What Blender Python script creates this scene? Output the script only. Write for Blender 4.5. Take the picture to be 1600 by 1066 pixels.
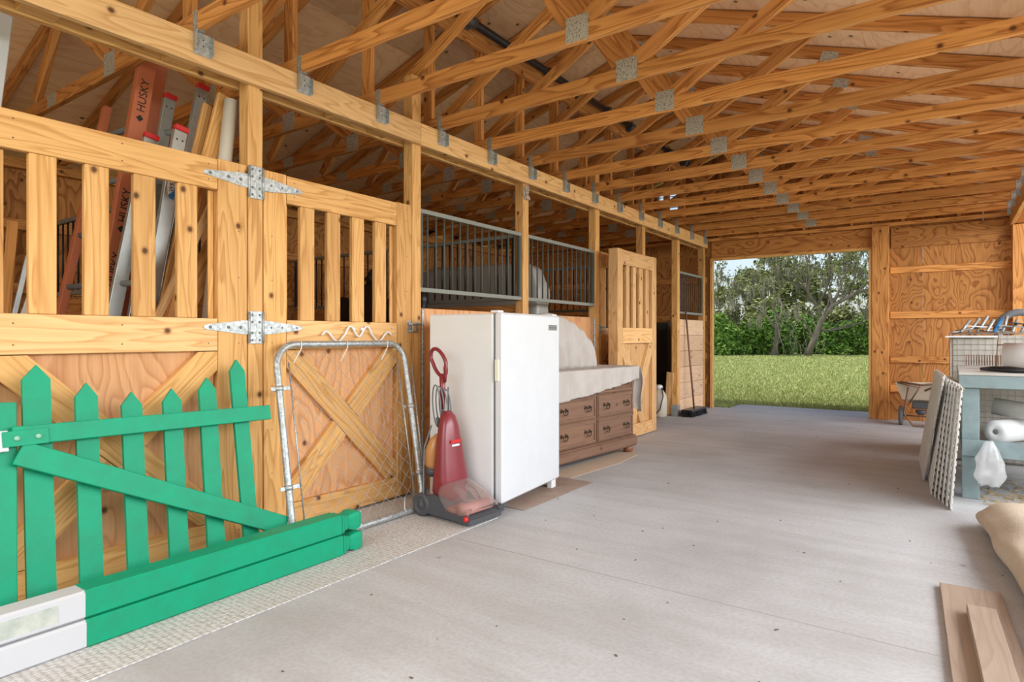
import bpy, math, random
from mathutils import Vector, Matrix, noise
random.seed(7)
R = math.radians
S = bpy.context.scene
for o in list(bpy.data.objects): bpy.data.objects.remove(o)
C = S.collection
# ---------------------------------------------------------------- camera
H = 1.13; CX = 3.16; FPX = 974.0; UV = 1485.0; VH = 526.0
YAW = math.atan(685/974.0); cs, sn = math.cos(YAW), math.sin(YAW)
cam = bpy.data.cameras.new('camera'); co = bpy.data.objects.new('camera', cam); C.objects.link(co)
cam.sensor_width = 36; cam.lens = FPX/1600*36; cam.shift_y = -7/1600.0
cam.clip_start = 0.05; cam.clip_end = 500
co.location = (CX, 0, H); co.rotation_euler = (R(90), 0, YAW)
S.camera = co
# ---------------------------------------------------------------- world, sun, exposure
w = bpy.data.worlds.new('world'); S.world = w; w.use_nodes = True
nt = w.node_tree; nt.nodes.clear()
sky = nt.nodes.new('ShaderNodeTexSky'); sky.sky_type = 'NISHITA'; sky.sun_disc = False
sky.sun_elevation = R(52); sky.sun_rotation = R(190); sky.air_density = 1.0; sky.dust_density = 2.2; sky.ozone_density = 1.0
hs = nt.nodes.new('ShaderNodeHueSaturation'); hs.inputs['Saturation'].default_value = 0.75
bg = nt.nodes.new('ShaderNodeBackground'); bg.inputs[1].default_value = 0.17
wo = nt.nodes.new('ShaderNodeOutputWorld')
nt.links.new(sky.outputs[0], hs.inputs['Color']); nt.links.new(hs.outputs[0], bg.inputs[0]); nt.links.new(bg.outputs[0], wo.inputs[0])
def lamp(name, kind, loc, rot, energy, color=(1, 1, 1), sx=1, sy=1, angle=0.02):
    l = bpy.data.lights.new(name, kind); l.energy = energy; l.color = color
    if kind == 'AREA': l.shape = 'RECTANGLE'; l.size = sx; l.size_y = sy
    if kind == 'SUN': l.angle = angle
    o = bpy.data.objects.new(name, l); o.location = loc; o.rotation_euler = rot; C.objects.link(o); return o
lamp('sun', 'SUN', (0, 0, 20), (R(16), R(-32), 0), 2.9, (1, .96, .9), angle=.05)
# unseen fill lamps added to act as daylight from the open front and right
lamp('fill_front_opening', 'AREA', (1.9, -1.9, 2.4), (R(40), 0, 0), 85, (1, .99, .97), 3.8, 2.4)
lamp('fill_right_opening', 'AREA', (6.9, 4.6, 2.45), (0, R(38), 0), 600, (.96, .985, 1), 2.4, 11.0)
S.view_settings.view_transform = 'Standard'; S.view_settings.look = 'None'
S.view_settings.gamma = 1; S.view_settings.use_curve_mapping = False
S.view_settings.exposure = 0.26
# ---------------------------------------------------------------- measuring helpers (world places from sight lines)
def at_x(u, v, X):
    D = CX - X; z = FPX*D/(cs*(UV-u)); return Vector((X, (z-D*sn)/cs, H+(VH-v)*z/FPX))
def floor_at(u, v, Z=0.0):
    z = FPX*(H-Z)/(v-VH); t = (u-800)/FPX
    return Vector((CX+z*(-sn+cs*t), z*(cs+sn*t), Z))
def at_depth(u, v, z):
    t = (u-800)/FPX
    return Vector((CX+z*(-sn+cs*t), z*(cs+sn*t), H+(VH-v)*z/FPX))
# ---------------------------------------------------------------- mesh builder
class MB:
    def __init__(s): s.v = []; s.f = []; s.g = []; s.t = []; s.m = []; s.sm = []
    def raw(s, vs, fs, gs=None, tint=None, mi=0, smooth=False):
        b = len(s.v); tint = random.random() if tint is None else tint
        s.v += [Vector(p) for p in vs]; s.g += [Vector(p) for p in (gs or vs)]; s.t += [tint]*len(vs)
        s.f += [tuple(b+i for i in f) for f in fs]; s.m += [mi]*len(fs); s.sm += [smooth]*len(fs)
        return s
    def obox(s, c, ax, h, ch=.003, tint=None, mi=0):
        c = Vector(c); ax = [Vector(a).normalized() for a in ax]; h = list(h)
        ch = min(ch, min(h)*.45)
        L = []; idx = {}
        for sx in (-1, 1):
            for sy in (-1, 1):
                for sz in (-1, 1):
                    sg = (sx, sy, sz)
                    for k in range(3):
                        idx[(sg, k)] = len(L)
                        L.append([sg[j]*(h[j] if j == k else h[j]-ch) for j in range(3)])
        F = []
        for k in range(3):
            a, b = [j for j in range(3) if j != k]
            for q in (-1, 1):
                f = []
                for (x, y) in ((-1, -1), (1, -1), (1, 1), (-1, 1)):
                    g = [0]*3; g[k] = q; g[a] = x; g[b] = y; f.append(idx[(tuple(g), k)])
                F.append(f)
            for x in (-1, 1):
                for y in (-1, 1):
                    g0 = [0]*3; g0[a] = x; g0[b] = y; g1 = list(g0); g0[k] = -1; g1[k] = 1
                    F.append([idx[(tuple(g0), a)], idx[(tuple(g1), a)], idx[(tuple(g1), b)], idx[(tuple(g0), b)]])
        for sx in (-1, 1):
            for sy in (-1, 1):
                for sz in (-1, 1):
                    sg = (sx, sy, sz); F.append([idx[(sg, 0)], idx[(sg, 1)], idx[(sg, 2)]])
        for f in F:
            p = [Vector(L[i]) for i in f]; n = (p[1]-p[0]).cross(p[2]-p[0]); m = sum(p, Vector())/len(p)
            if n.dot(m) < 0: f.reverse()
        order = sorted(range(3), key=lambda j: -h[j]); off = Vector((random.uniform(-40, 40), random.uniform(-40, 40), random.uniform(-40, 40)))
        G = [Vector((l[order[0]], l[order[1]], l[order[2]]))+off for l in L]
        hand = 1 if ax[0].cross(ax[1]).dot(ax[2]) > 0 else -1
        if hand < 0: F = [f[::-1] for f in F]
        s.raw([c+ax[0]*l[0]+ax[1]*l[1]+ax[2]*l[2] for l in L], F, G, tint, mi); return s
    def box(s, x0, x1, y0, y1, z0, z1, ch=.003, tint=None, mi=0):
        return s.obox(((x0+x1)/2, (y0+y1)/2, (z0+z1)/2), ((1, 0, 0), (0, 1, 0), (0, 0, 1)), ((x1-x0)/2, (y1-y0)/2, (z1-z0)/2), ch, tint, mi)
    def bar(s, p0, p1, wid, th, up=(0, 0, 1), ch=.003, tint=None, mi=0):
        p0 = Vector(p0); p1 = Vector(p1); d = (p1-p0); L = d.length; d.normalize()
        n = d.cross(Vector(up)).normalized(); u = n.cross(d).normalized()
        return s.obox((p0+p1)/2, (d, u, n), (L/2, wid/2, th/2), ch, tint, mi)
    def prism(s, pts, org, ux, uy, th, tint=None, mi=0):
        org = Vector(org); ux = Vector(ux).normalized(); uy = Vector(uy).normalized(); n = ux.cross(uy)
        k = len(pts); area = sum(pts[i][0]*pts[(i+1) % k][1]-pts[(i+1) % k][0]*pts[i][1] for i in range(k))
        if area < 0: pts = pts[::-1]
        off = Vector((random.uniform(-40, 40), random.uniform(-40, 40), 0))
        xs = max(p[0] for p in pts)-min(p[0] for p in pts); ys = max(p[1] for p in pts)-min(p[1] for p in pts)
        sw = ys > xs
        vs = [org+ux*a+uy*b for a, b in pts]+[org+ux*a+uy*b+n*th for a, b in pts]
        gg = [(Vector((b, a, 0)) if sw else Vector((a, b, 0)))+off for a, b in pts]; gg = gg+[g+Vector((0, 0, th)) for g in gg]
        fs = [tuple(range(k))[::-1], tuple(range(k, 2*k))]+[(i, (i+1) % k, k+(i+1) % k, k+i) for i in range(k)]
        return s.raw(vs, fs, gg, tint, mi)
    def tube(s, pts, r, n=10, closed=False, tint=None, mi=0, cap=True):
        pts = [Vector(p) for p in pts]; k = len(pts); rs = r if isinstance(r, (list, tuple)) else [r]*k
        vs = []; gs = []; prev = None; L = 0
        for i, p in enumerate(pts):
            if closed: d = pts[(i+1) % k]-pts[i-1]
            else: d = pts[min(i+1, k-1)]-pts[max(i-1, 0)]
            d.normalize()
            if prev is None:
                a = Vector((0, 0, 1)) if abs(d.z) < .9 else Vector((1, 0, 0)); nn = d.cross(a).normalized()
            else: nn = (prev-d*prev.dot(d)).normalized()
            prev = nn; b = d.cross(nn)
            if i: L += (p-pts[i-1]).length
            for j in range(n):
                a = 2*math.pi*j/n; vs.append(p+(nn*math.cos(a)+b*math.sin(a))*rs[i]); gs.append(Vector((L, math.cos(a)*rs[i], math.sin(a)*rs[i])))
        fs = []
        for i in range(k if closed else k-1):
            for j in range(n):
                a = i*n+j; b2 = i*n+(j+1) % n; c2 = ((i+1) % k)*n+(j+1) % n; d2 = ((i+1) % k)*n+j
                fs.append((a, b2, c2, d2))
        if cap and not closed: fs += [tuple(range(n))[::-1], tuple((k-1)*n+j for j in range(n))]
        return s.raw(vs, fs, gs, tint, mi, True)
    def lathe(s, prof, org, axis=(0, 0, 1), n=24, tint=None, mi=0):
        org = Vector(org); d = Vector(axis).normalized(); a = Vector((1, 0, 0)) if abs(d.x) < .9 else Vector((0, 1, 0))
        e = d.cross(a).normalized(); g = d.cross(e)
        vs = []
        for (r, z) in prof:
            for j in range(n):
                t = 2*math.pi*j/n; vs.append(org+d*z+(e*math.cos(t)+g*math.sin(t))*r)
        fs = []
        for i in range(len(prof)-1):
            for j in range(n): fs.append((i*n+j, i*n+(j+1) % n, (i+1)*n+(j+1) % n, (i+1)*n+j))
        fs += [tuple(range(n))[::-1], tuple((len(prof)-1)*n+j for j in range(n))]
        return s.raw(vs, fs, None, tint, mi, True)
    def grid(s, fn, nu, nv, tint=None, mi=0, smooth=True):
        vs = [fn(i/(nu-1), j/(nv-1)) for i in range(nu) for j in range(nv)]
        fs = [(i*nv+j, (i+1)*nv+j, (i+1)*nv+j+1, i*nv+j+1) for i in range(nu-1) for j in range(nv-1)]
        return s.raw(vs, fs, None, tint, mi, smooth)
    def build(s, name, mat, parent=None, local=False, solid=0, sub=0, auto=True):
        org = Vector((0, 0, 0))
        if parent is not None and not local:
            q = parent
            while q is not None: org += q.location; q = q.parent
        elif parent is None and s.v and not local:
            xs = [p.x for p in s.v]; ys = [p.y for p in s.v]; zs = [p.z for p in s.v]
            org = Vector(((min(xs)+max(xs))/2, (min(ys)+max(ys))/2, min(zs)))
        me = bpy.data.meshes.new(name); me.from_pydata([p-org for p in s.v], [], s.f)
        a = me.attributes.new('gc', 'FLOAT_VECTOR', 'POINT'); a.data.foreach_set('vector', [c for g in s.g for c in g])
        b = me.attributes.new('tint', 'FLOAT', 'POINT'); b.data.foreach_set('value', s.t)
        for m in (mat if isinstance(mat, (list, tuple)) else [mat]): me.materials.append(m)
        me.polygons.foreach_set('material_index', s.m); me.polygons.foreach_set('use_smooth', s.sm); me.update()
        o = bpy.data.objects.new(name, me); C.objects.link(o)
        if parent is not None: o.parent = parent
        elif not local: o.location = org
        if solid: m = o.modifiers.new('s', 'SOLIDIFY'); m.thickness = solid; m.offset = 0
        if sub: m = o.modifiers.new('u', 'SUBSURF'); m.levels = sub; m.render_levels = sub
        return o
def tag(o, label=None, cat=None, group=None, kind=None):
    if label: o['label'] = label
    if cat: o['category'] = cat
    if group: o['group'] = group
    if kind: o['kind'] = kind
    return o
def thing(name, label, cat, loc=(0, 0, 0), rz=0, group=None):
    o = bpy.data.objects.new(name, None); C.objects.link(o); o.empty_display_size = .1
    o.location = loc; o.rotation_euler = (0, 0, rz); return tag(o, label, cat, group)
def struct(o, label=None, cat=None): return tag(o, label, cat, kind='structure')
# ---------------------------------------------------------------- materials
def NT(name):
    m = bpy.data.materials.new(name); m.use_nodes = True; t = m.node_tree
    return m, t, t.nodes['Principled BSDF']
def nd(t, ty, **kw):
    n = t.nodes.new(ty)
    for k, v in kw.items():
        if k in n.inputs: n.inputs[k].default_value = v
        else: setattr(n, k, v)
    return n
def ramp(t, src, stops, interp='LINEAR'):
    r = t.nodes.new('ShaderNodeValToRGB'); r.color_ramp.interpolation = interp
    e = r.color_ramp.elements
    e[0].position = stops[0][0]; e[0].color = (*stops[0][1], 1); e[1].position = stops[-1][0]; e[1].color = (*stops[-1][1], 1)
    for p, c in stops[1:-1]: q = e.new(p); q.color = (*c, 1)
    t.links.new(src, r.inputs[0]); return r.outputs[0]
def mixc(t, fac, a, b, mode='MIX'):
    n = t.nodes.new('ShaderNodeMix'); n.data_type = 'RGBA'; n.blend_type = mode
    for i, val in ((0, fac), (6, a), (7, b)):
        if isinstance(val, (int, float)): n.inputs[i].default_value = val
        elif isinstance(val, tuple): n.inputs[i].default_value = (*val, 1) if len(val) == 3 else val
        else: t.links.new(val, n.inputs[i])
    return n.outputs[2]
def mth(t, op, a, b=0.0):
    n = t.nodes.new('ShaderNodeMath'); n.operation = op
    for i, val in ((0, a), (1, b)):
        if isinstance(val, (int, float)): n.inputs[i].default_value = val
        else: t.links.new(val, n.inputs[i])
    return n.outputs[0]
def wood(name, light, dark, knot=(.12, .04, .015), ply=False, rough=.65, figure=1.0, grime=None, ringc=9.0):
    m, t, p = NT(name)
    at = nd(t, 'ShaderNodeAttribute', attribute_name='gc'); ti = nd(t, 'ShaderNodeAttribute', attribute_name='tint')
    mp = nd(t, 'ShaderNodeMapping'); t.links.new(at.outputs['Vector'], mp.inputs[0])
    mp.inputs['Scale'].default_value = (1.3, 3.2, 3.2) if ply else (.9, 9.0, 9.0)
    n1 = nd(t, 'ShaderNodeTexNoise', Scale=1.0, Detail=2.0, Roughness=.45, Distortion=.35); t.links.new(mp.outputs[0], n1.inputs['Vector'])
    rings = mth(t, 'FRACT', mth(t, 'MULTIPLY', n1.outputs[0], ringc*(1.5 if ply else 1.0)))
    rr = ramp(t, rings, [(0, (0, 0, 0)), (.55, (.35, .35, .35)), (.85, (1, 1, 1)), (1, (0, 0, 0))])
    mp2 = nd(t, 'ShaderNodeMapping'); t.links.new(at.outputs['Vector'], mp2.inputs[0]); mp2.inputs['Scale'].default_value = (3, 90, 90)
    n2 = nd(t, 'ShaderNodeTexNoise', Scale=1.0, Detail=3.0); t.links.new(mp2.outputs[0], n2.inputs['Vector'])
    f = mth(t, 'ADD', mth(t, 'MULTIPLY', rr, .85*figure), mth(t, 'MULTIPLY', mth(t, 'SUBTRACT', n2.outputs[0], .5), .9))
    col = mixc(t, f, light, dark)
    # knots
    sx_ = nd(t, 'ShaderNodeSeparateXYZ'); t.links.new(at.outputs['Vector'], sx_.inputs[0])
    cx_ = nd(t, 'ShaderNodeCombineXYZ'); t.links.new(mth(t, 'MULTIPLY', sx_.outputs[0], .85), cx_.inputs[0]); t.links.new(mth(t, 'ADD', sx_.outputs[1], mth(t, 'MULTIPLY', sx_.outputs[2], 1.0)), cx_.inputs[1])
    vo = nd(t, 'ShaderNodeTexVoronoi', Scale=4.2); vo.voronoi_dimensions = '2D'; t.links.new(cx_.outputs[0], vo.inputs['Vector'])
    sc_ = nd(t, 'ShaderNodeSeparateColor'); t.links.new(vo.outputs['Color'], sc_.inputs[0])
    kk = ramp(t, vo.outputs['Distance'], [(0, (1, 1, 1)), (.04, (.9, .9, .9)), (.06, (.35, .35, .35)), (.10, (0, 0, 0))])
    kk = mth(t, 'MULTIPLY', kk, mth(t, 'GREATER_THAN', sc_.outputs[0], .68))
    col = mixc(t, kk, col, knot)
    # per board tone
    tn = ramp(t, ti.outputs['Fac'], [(0, (.80, .77, .74)), (.5, (1, 1, 1)), (1, (1.12, 1.1, 1.04))])
    col = mixc(t, 1.0, col, tn, 'MULTIPLY')
    if grime:
        tc = nd(t, 'ShaderNodeNewGeometry'); n4 = nd(t, 'ShaderNodeTexNoise', Scale=2.3, Detail=6.0, Roughness=.65); t.links.new(tc.outputs['Position'], n4.inputs['Vector'])
        col = mixc(t, ramp(t, n4.outputs[0], [(.45, (0, 0, 0)), (.75, (.6, .6, .6))]), col, grime)
    t.links.new(col, p.inputs['Base Color']); p.inputs['Roughness'].default_value = rough
    p.inputs['Specular IOR Level'].default_value = .25
    bp = nd(t, 'ShaderNodeBump', Strength=.12, Distance=.002); t.links.new(n2.outputs[0], bp.inputs['Height']); t.links.new(bp.outputs[0], p.inputs['Normal'])
    return m
def plain(name, col, rough=.5, metal=0, bump=0, bscale=60, var=0, vscale=6, col2=None, spec=.5, **kw):
    m, t, p = NT(name); p.inputs['Roughness'].default_value = rough; p.inputs['Metallic'].default_value = metal
    p.inputs['Specular IOR Level'].default_value = spec
    g = nd(t, 'ShaderNodeTexCoord')
    n = nd(t, 'ShaderNodeTexNoise', Scale=vscale, Detail=5.0, Roughness=.6); t.links.new(g.outputs['Object'], n.inputs['Vector'])
    c2 = col2 or tuple(c*(1-.35) for c in col)
    k = ramp(t, n.outputs[0], [(.35, (0, 0, 0)), (.7, (1, 1, 1))])
    t.links.new(mixc(t, mth(t, 'MULTIPLY', k, var if var else .12), col, c2), p.inputs['Base Color'])
    if bump:
        n2 = nd(t, 'ShaderNodeTexNoise', Scale=bscale, Detail=3.0); t.links.new(g.outputs['Object'], n2.inputs['Vector'])
        bp = nd(t, 'ShaderNodeBump', Strength=bump, Distance=.004); t.links.new(n2.outputs[0], bp.inputs['Height']); t.links.new(bp.outputs[0], p.inputs['Normal'])
    for a, b in kw.items(): p.inputs[a].default_value = b
    return m
M = {}
M['pine'] = wood('pine', (.77, .44, .165), (.48, .205, .05), figure=.8)
M['pinepale'] = wood('pale_pine', (.80, .50, .235), (.54, .26, .085), figure=.8)
M['truss'] = wood('truss_pine', (.74, .345, .105), (.38, .13, .03), figure=1.0)
M['ply'] = wood('plywood', (.56, .25, .075), (.26, .085, .02), ply=True, ringc=11)
M['plydoor'] = wood('door_plywood', (.74, .40, .19), (.50, .21, .085), ply=True, ringc=8, figure=.8)
M['deck'] = wood('deck_plywood', (.95, .66, .40), (.74, .42, .20), ply=True, ringc=6, figure=.6)
M['plank'] = wood('stall_plank', (.86, .58, .38), (.66, .38, .21), figure=.6)
M['greywood'] = wood('weathered_board', (.45, .35, .27), (.33, .24, .18), figure=.6, knot=(.25, .14, .08))
M['walnut'] = wood('dresser_wood', (.235, .135, .09), (.14, .07, .045), figure=.4, rough=.5, knot=(.1, .05, .03))
M['blackwood'] = plain('black_lacquer', (.012, .011, .012), .4)
def galv():
    m, t, p = NT('galvanised_steel'); g = nd(t, 'ShaderNodeTexCoord')
    v = nd(t, 'ShaderNodeTexVoronoi', Scale=70.0); t.links.new(g.outputs['Object'], v.inputs['Vector'])
    t.links.new(ramp(t, v.outputs['Color'], [(.1, (.30, .32, .32)), (.9, (.54, .56, .55))]), p.inputs['Base Color'])
    p.inputs['Metallic'].default_value = .55; p.inputs['Roughness'].default_value = .45; return m
M['galv'] = galv()
def gusset():
    m, t, p = NT('gusset_plate'); g = nd(t, 'ShaderNodeNewGeometry')
    mp = nd(t, 'ShaderNodeMapping'); mp.inputs['Scale'].default_value = (260, 260, 120); t.links.new(g.outputs['Position'], mp.inputs[0])
    v = nd(t, 'ShaderNodeTexVoronoi', Scale=.55); t.links.new(mp.outputs[0], v.inputs['Vector'])
    t.links.new(ramp(t, v.outputs['Distance'], [(.15, (.10, .09, .07)), (.45, (.55, .55, .50))]), p.inputs['Base Color'])
    p.inputs['Metallic'].default_value = .4; p.inputs['Roughness'].default_value = .5; return m
M['gusset'] = gusset()
M['bars'] = plain('grey_green_metal', (.085, .092, .08), .7, .1)
M['black'] = plain('black_plastic', (.018, .018, .02), .35)
M['green'] = plain('green_paint', (.004, .33, .17), .5, bump=.12, bscale=25, var=.55, vscale=11, col2=(.02, .235, .125), spec=.25)
M['greenwear'] = plain('green_paint_worn_edge', (.28, .58, .42), .6, var=.5, vscale=30)
M['vinyl'] = plain('white_vinyl', (.56, .565, .58), .4, var=.1, vscale=4, col2=(.6, .6, .58))
M['sticker'] = plain('peeling_tape', (.62, .62, .53), .6, var=.9, vscale=12, col2=(.30, .36, .32))
M['freezer'] = plain('freezer_enamel', (.70, .72, .74), .33, bump=.15, bscale=220)
M['freezerside'] = plain('freezer_side_enamel', (.76, .765, .76), .3)
M['cream'] = plain('cream_plastic', (.80, .76, .62), .4)
M['badge'] = plain('grey_badge', (.32, .33, .33), .35, .5)
M['maroon'] = plain('maroon_plastic', (.22, .022, .03), .28, spec=.6)
M['clear'] = plain('clear_pink_plastic', (.95, .84, .81), .06, spec=.7)
_p = M['clear'].node_tree.nodes['Principled BSDF']; _p.inputs['Transmission Weight'].default_value = .92; _p.inputs['IOR'].default_value = 1.12
M['amber'] = plain('amber_tank', (.55, .26, .09), .25)
M['dgrey'] = plain('dark_grey_plastic', (.07, .075, .085), .45)
M['mgrey'] = plain('mid_grey_rubber', (.17, .18, .19), .6)
M['red'] = plain('red_plastic', (.60, .02, .02), .4)
M['fibre'] = plain('orange_fibreglass', (.58, .16, .065), .5, var=.5, vscale=5, col2=(.42, .15, .08))
M['alu'] = plain('aluminium', (.44, .45, .42), .35, .6, var=.5, vscale=12, col2=(.28, .29, .27))
M['ink'] = plain('black_ink', (.02, .015, .015), .6)
M['bluelabel'] = plain('blue_label', (.02, .14, .38), .5)
M['whitelabel'] = plain('white_label', (.8, .8, .8), .5)
M['pvc'] = plain('yellowed_pvc', (.74, .71, .62), .5, var=.2)
M['cloth'] = plain('dusty_sheet', (.52, .485, .45), .9, bump=.3, bscale=30, var=.5, vscale=6, col2=(.40, .31, .26))
M['plastic'] = plain('plastic_wrap', (.40, .39, .36), .35, bump=.5, bscale=14, var=.5, vscale=4, col2=(.34, .33, .30))
M['brass'] = plain('aged_brass', (.12, .09, .06), .4, .8)
M['card'] = plain('cardboard', (.60, .46, .33), .9, var=.3)
M['bluewood'] = plain('pale_blue_paint', (.225, .295, .30), .6, bump=.25, bscale=18, var=.7, vscale=7, col2=(.14, .18, .185))
M['greenwood'] = plain('pale_green_paint', (.47, .53, .41), .6, var=.4)
M['bench'] = plain('worn_bench_top', (.50, .47, .42), .7, var=.5, vscale=8, col2=(.33, .30, .27))
M['wirec'] = plain('rusty_white_wire', (.42, .38, .33), .6, .3, var=.6, vscale=20, col2=(.26, .16, .10))
M['burlap'] = plain('beige_carpet', (.58, .48, .36), .95, bump=.7, bscale=120, var=.4, vscale=7, col2=(.44, .35, .25))
M['tan'] = plain('tan_plastic', (.66, .56, .42), .5)
M['rust'] = plain('rusty_steel', (.25, .14, .09), .6, .4, var=.5)
M['white'] = plain('white_plastic', (.82, .82, .82), .4)
M['bag'] = plain('clear_bag', (.80, .80, .80), .2, Alpha=.38); M['bag'].node_tree.nodes['Principled BSDF'].inputs['Transmission Weight'].default_value = .4
M['blueplastic'] = plain('blue_plastic', (.03, .22, .50), .4)
M['jug'] = plain('translucent_jug', (.66, .58, .46), .4)
M['bristle'] = plain('black_bristles', (.02, .02, .02), .8, bump=1, bscale=200)
M['bark'] = plain('bark', (.22, .19, .16), .9, bump=.6, bscale=10, var=.6, vscale=2, col2=(.11, .09, .07))
def leafmat(name, a, b):
    m, t, p = NT(name); ti = nd(t, 'ShaderNodeAttribute', attribute_name='tint')
    t.links.new(ramp(t, ti.outputs['Fac'], [(0, a), (1, b)]), p.inputs['Base Color']); p.inputs['Roughness'].default_value = .6
    p.inputs['Specular IOR Level'].default_value = .2
    return m
M['leafg'] = leafmat('green_leaves', (.05, .13, .018), (.22, .37, .065))
M['leafd'] = leafmat('olive_leaves', (.075, .10, .028), (.27, .29, .11))
M['moss'] = leafmat('grey_moss', (.15, .15, .11), (.27, .26, .20))
M['blade'] = leafmat('grass_blades', (.22, .30, .08), (.50, .50, .22))
def concrete():
    m, t, p = NT('concrete'); g = nd(t, 'ShaderNodeNewGeometry')
    n1 = nd(t, 'ShaderNodeTexNoise', Scale=1.1, Detail=7.0, Roughness=.6); t.links.new(g.outputs['Position'], n1.inputs['Vector'])
    c = ramp(t, n1.outputs[0], [(.3, (.40, .40, .40)), (.5, (.485, .49, .495)), (.7, (.55, .555, .565))])
    mp = nd(t, 'ShaderNodeMapping'); mp.inputs['Scale'].default_value = (.5, 3.4, 1); t.links.new(g.outputs['Position'], mp.inputs[0])
    n2 = nd(t, 'ShaderNodeTexNoise', Scale=1.6, Detail=6.0, Roughness=.6); t.links.new(mp.outputs[0], n2.inputs['Vector'])
    c = mixc(t, ramp(t, n2.outputs[0], [(.42, (0, 0, 0)), (.72, (.45, .45, .45))]), c, (.35, .32, .295))
    v = nd(t, 'ShaderNodeTexVoronoi', Scale=2.6); t.links.new(g.outputs['Position'], v.inputs['Vector'])
    c = mixc(t, ramp(t, v.outputs['Distance'], [(.0, (.9, .9, .9)), (.028, (.5, .5, .5)), (.05, (0, 0, 0))]), c, (.20, .16, .13))
    n3 = nd(t, 'ShaderNodeTexNoise', Scale=55.0, Detail=3.0); t.links.new(g.outputs['Position'], n3.inputs['Vector'])
    c = mixc(t, ramp(t, n3.outputs[0], [(.35, (.25, .25, .25)), (.6, (0, 0, 0))]), c, (.30, .27, .25))
    t.links.new(c, p.inputs['Base Color']); p.inputs['Roughness'].default_value = .75; p.inputs['Specular IOR Level'].default_value = .3
    bp = nd(t, 'ShaderNodeBump', Strength=.25, Distance=.003); t.links.new(n3.outputs[0], bp.inputs['Height']); t.links.new(bp.outputs[0], p.inputs['Normal'])
    return m
M['concrete'] = concrete()
def runner():
    m, t, p = NT('ribbed_carpet'); g = nd(t, 'ShaderNodeNewGeometry')
    mp = nd(t, 'ShaderNodeMapping'); mp.inputs['Scale'].default_value = (75, 42, 1); mp.inputs['Rotation'].default_value = (0, 0, .0); t.links.new(g.outputs['Position'], mp.inputs[0])
    v = nd(t, 'ShaderNodeTexVoronoi', Scale=1.0); v.inputs['Randomness'].default_value = .35; t.links.new(mp.outputs[0], v.inputs['Vector'])
    n = nd(t, 'ShaderNodeTexNoise', Scale=3.0, Detail=5.0); t.links.new(g.outputs['Position'], n.inputs['Vector'])
    c = ramp(t, v.outputs['Distance'], [(.2, (.66, .645, .62)), (.75, (.34, .325, .305))])
    c = mixc(t, ramp(t, n.outputs[0], [(.5, (0, 0, 0)), (.8, (.5, .5, .5))]), c, (.44, .41, .37))
    t.links.new(c, p.inputs['Base Color']); p.inputs['Roughness'].default_value = .95
    bp = nd(t, 'ShaderNodeBump', Strength=.7, Distance=.006); bp.invert = True; t.links.new(v.outputs['Distance'], bp.inputs['Height']); t.links.new(bp.outputs[0], p.inputs['Normal'])
    return m
M['runner'] = runner()
def lawn():
    m, t, p = NT('lawn'); g = nd(t, 'ShaderNodeNewGeometry')
    n = nd(t, 'ShaderNodeTexNoise', Scale=.6, Detail=8.0, Roughness=.7); t.links.new(g.outputs['Position'], n.inputs['Vector'])
    c = ramp(t, n.outputs[0], [(.3, (.22, .29, .08)), (.5, (.33, .38, .12)), (.7, (.46, .46, .22))])
    n2 = nd(t, 'ShaderNodeTexNoise', Scale=14.0, Detail=4.0); t.links.new(g.outputs['Position'], n2.inputs['Vector'])
    c = mixc(t, ramp(t, n2.outputs[0], [(.4, (.5, .5, .5)), (.6, (0, 0, 0))]), c, (.17, .22, .07))
    t.links.new(c, p.inputs['Base Color']); p.inputs['Roughness'].default_value = 1; p.inputs['Specular IOR Level'].default_value = .05; return m
M['lawn'] = lawn()
# ================================================================ SETTING
YF = 9.92; YB = -1.4; XL = -3.45; XR = 3.78
f = MB(); f.box(XL-.1, 7.2, YB, 10.05, -.12, 0, 0); struct(f.build('floor', M['concrete']))
f = MB(); f.box(.28, 2.5, 10.05, 10.75, -.12, -.004, .01); struct(f.build('door_apron', M['concrete']), 'concrete apron slab outside the far doorway', 'slab')
jt = MB(); jt.box(.9, 7.2, 2.668, 2.673, .0003, .0012, 0); jt.box(.9, 7.2, 6.35, 6.355, .0003, .0012, 0)  # saw-cut joint lines across the slab
struct(jt.build('trim_1', plain('joint_line', (.40, .38, .36), .9)))
def ground_z(x, y): return -.03 if y < 11 else -.03
f = MB(); f.box(-80, 80, 10.05, 120, -.5, -.03, 0); struct(f.build('ground', M['lawn']), 'mown lawn outside the far doorway', 'lawn')
f = MB(); f.box(-80, 80, -60, YB, -.5, -.06, 0); f.box(7.2, 80, YB, 10.05, -.5, -.06, 0); struct(f.build('ground', M['lawn']), 'ground in front of and beside the barn', 'ground')
f = MB(); f.box(XL, -.02, YB, YB+.02, 0, 2.66, .001); struct(f.build('wall_front_blocker', M['ply']))  # unseen wall added to keep front light out of the left stalls
f = MB(); f.prism([(XL, 2.67), (.3, 2.67), (.3, 3.95), (XL, 2.72)], (0, YB, 0), (1, 0, 0), (0, 0, 1), -.015); struct(f.build('wall_front_blocker', M['ply']))  # gable piece above it, also added to block light
RX = .33; RZ = 3.947
def zroof(x): return RZ-.333*abs(x-RX)
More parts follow.
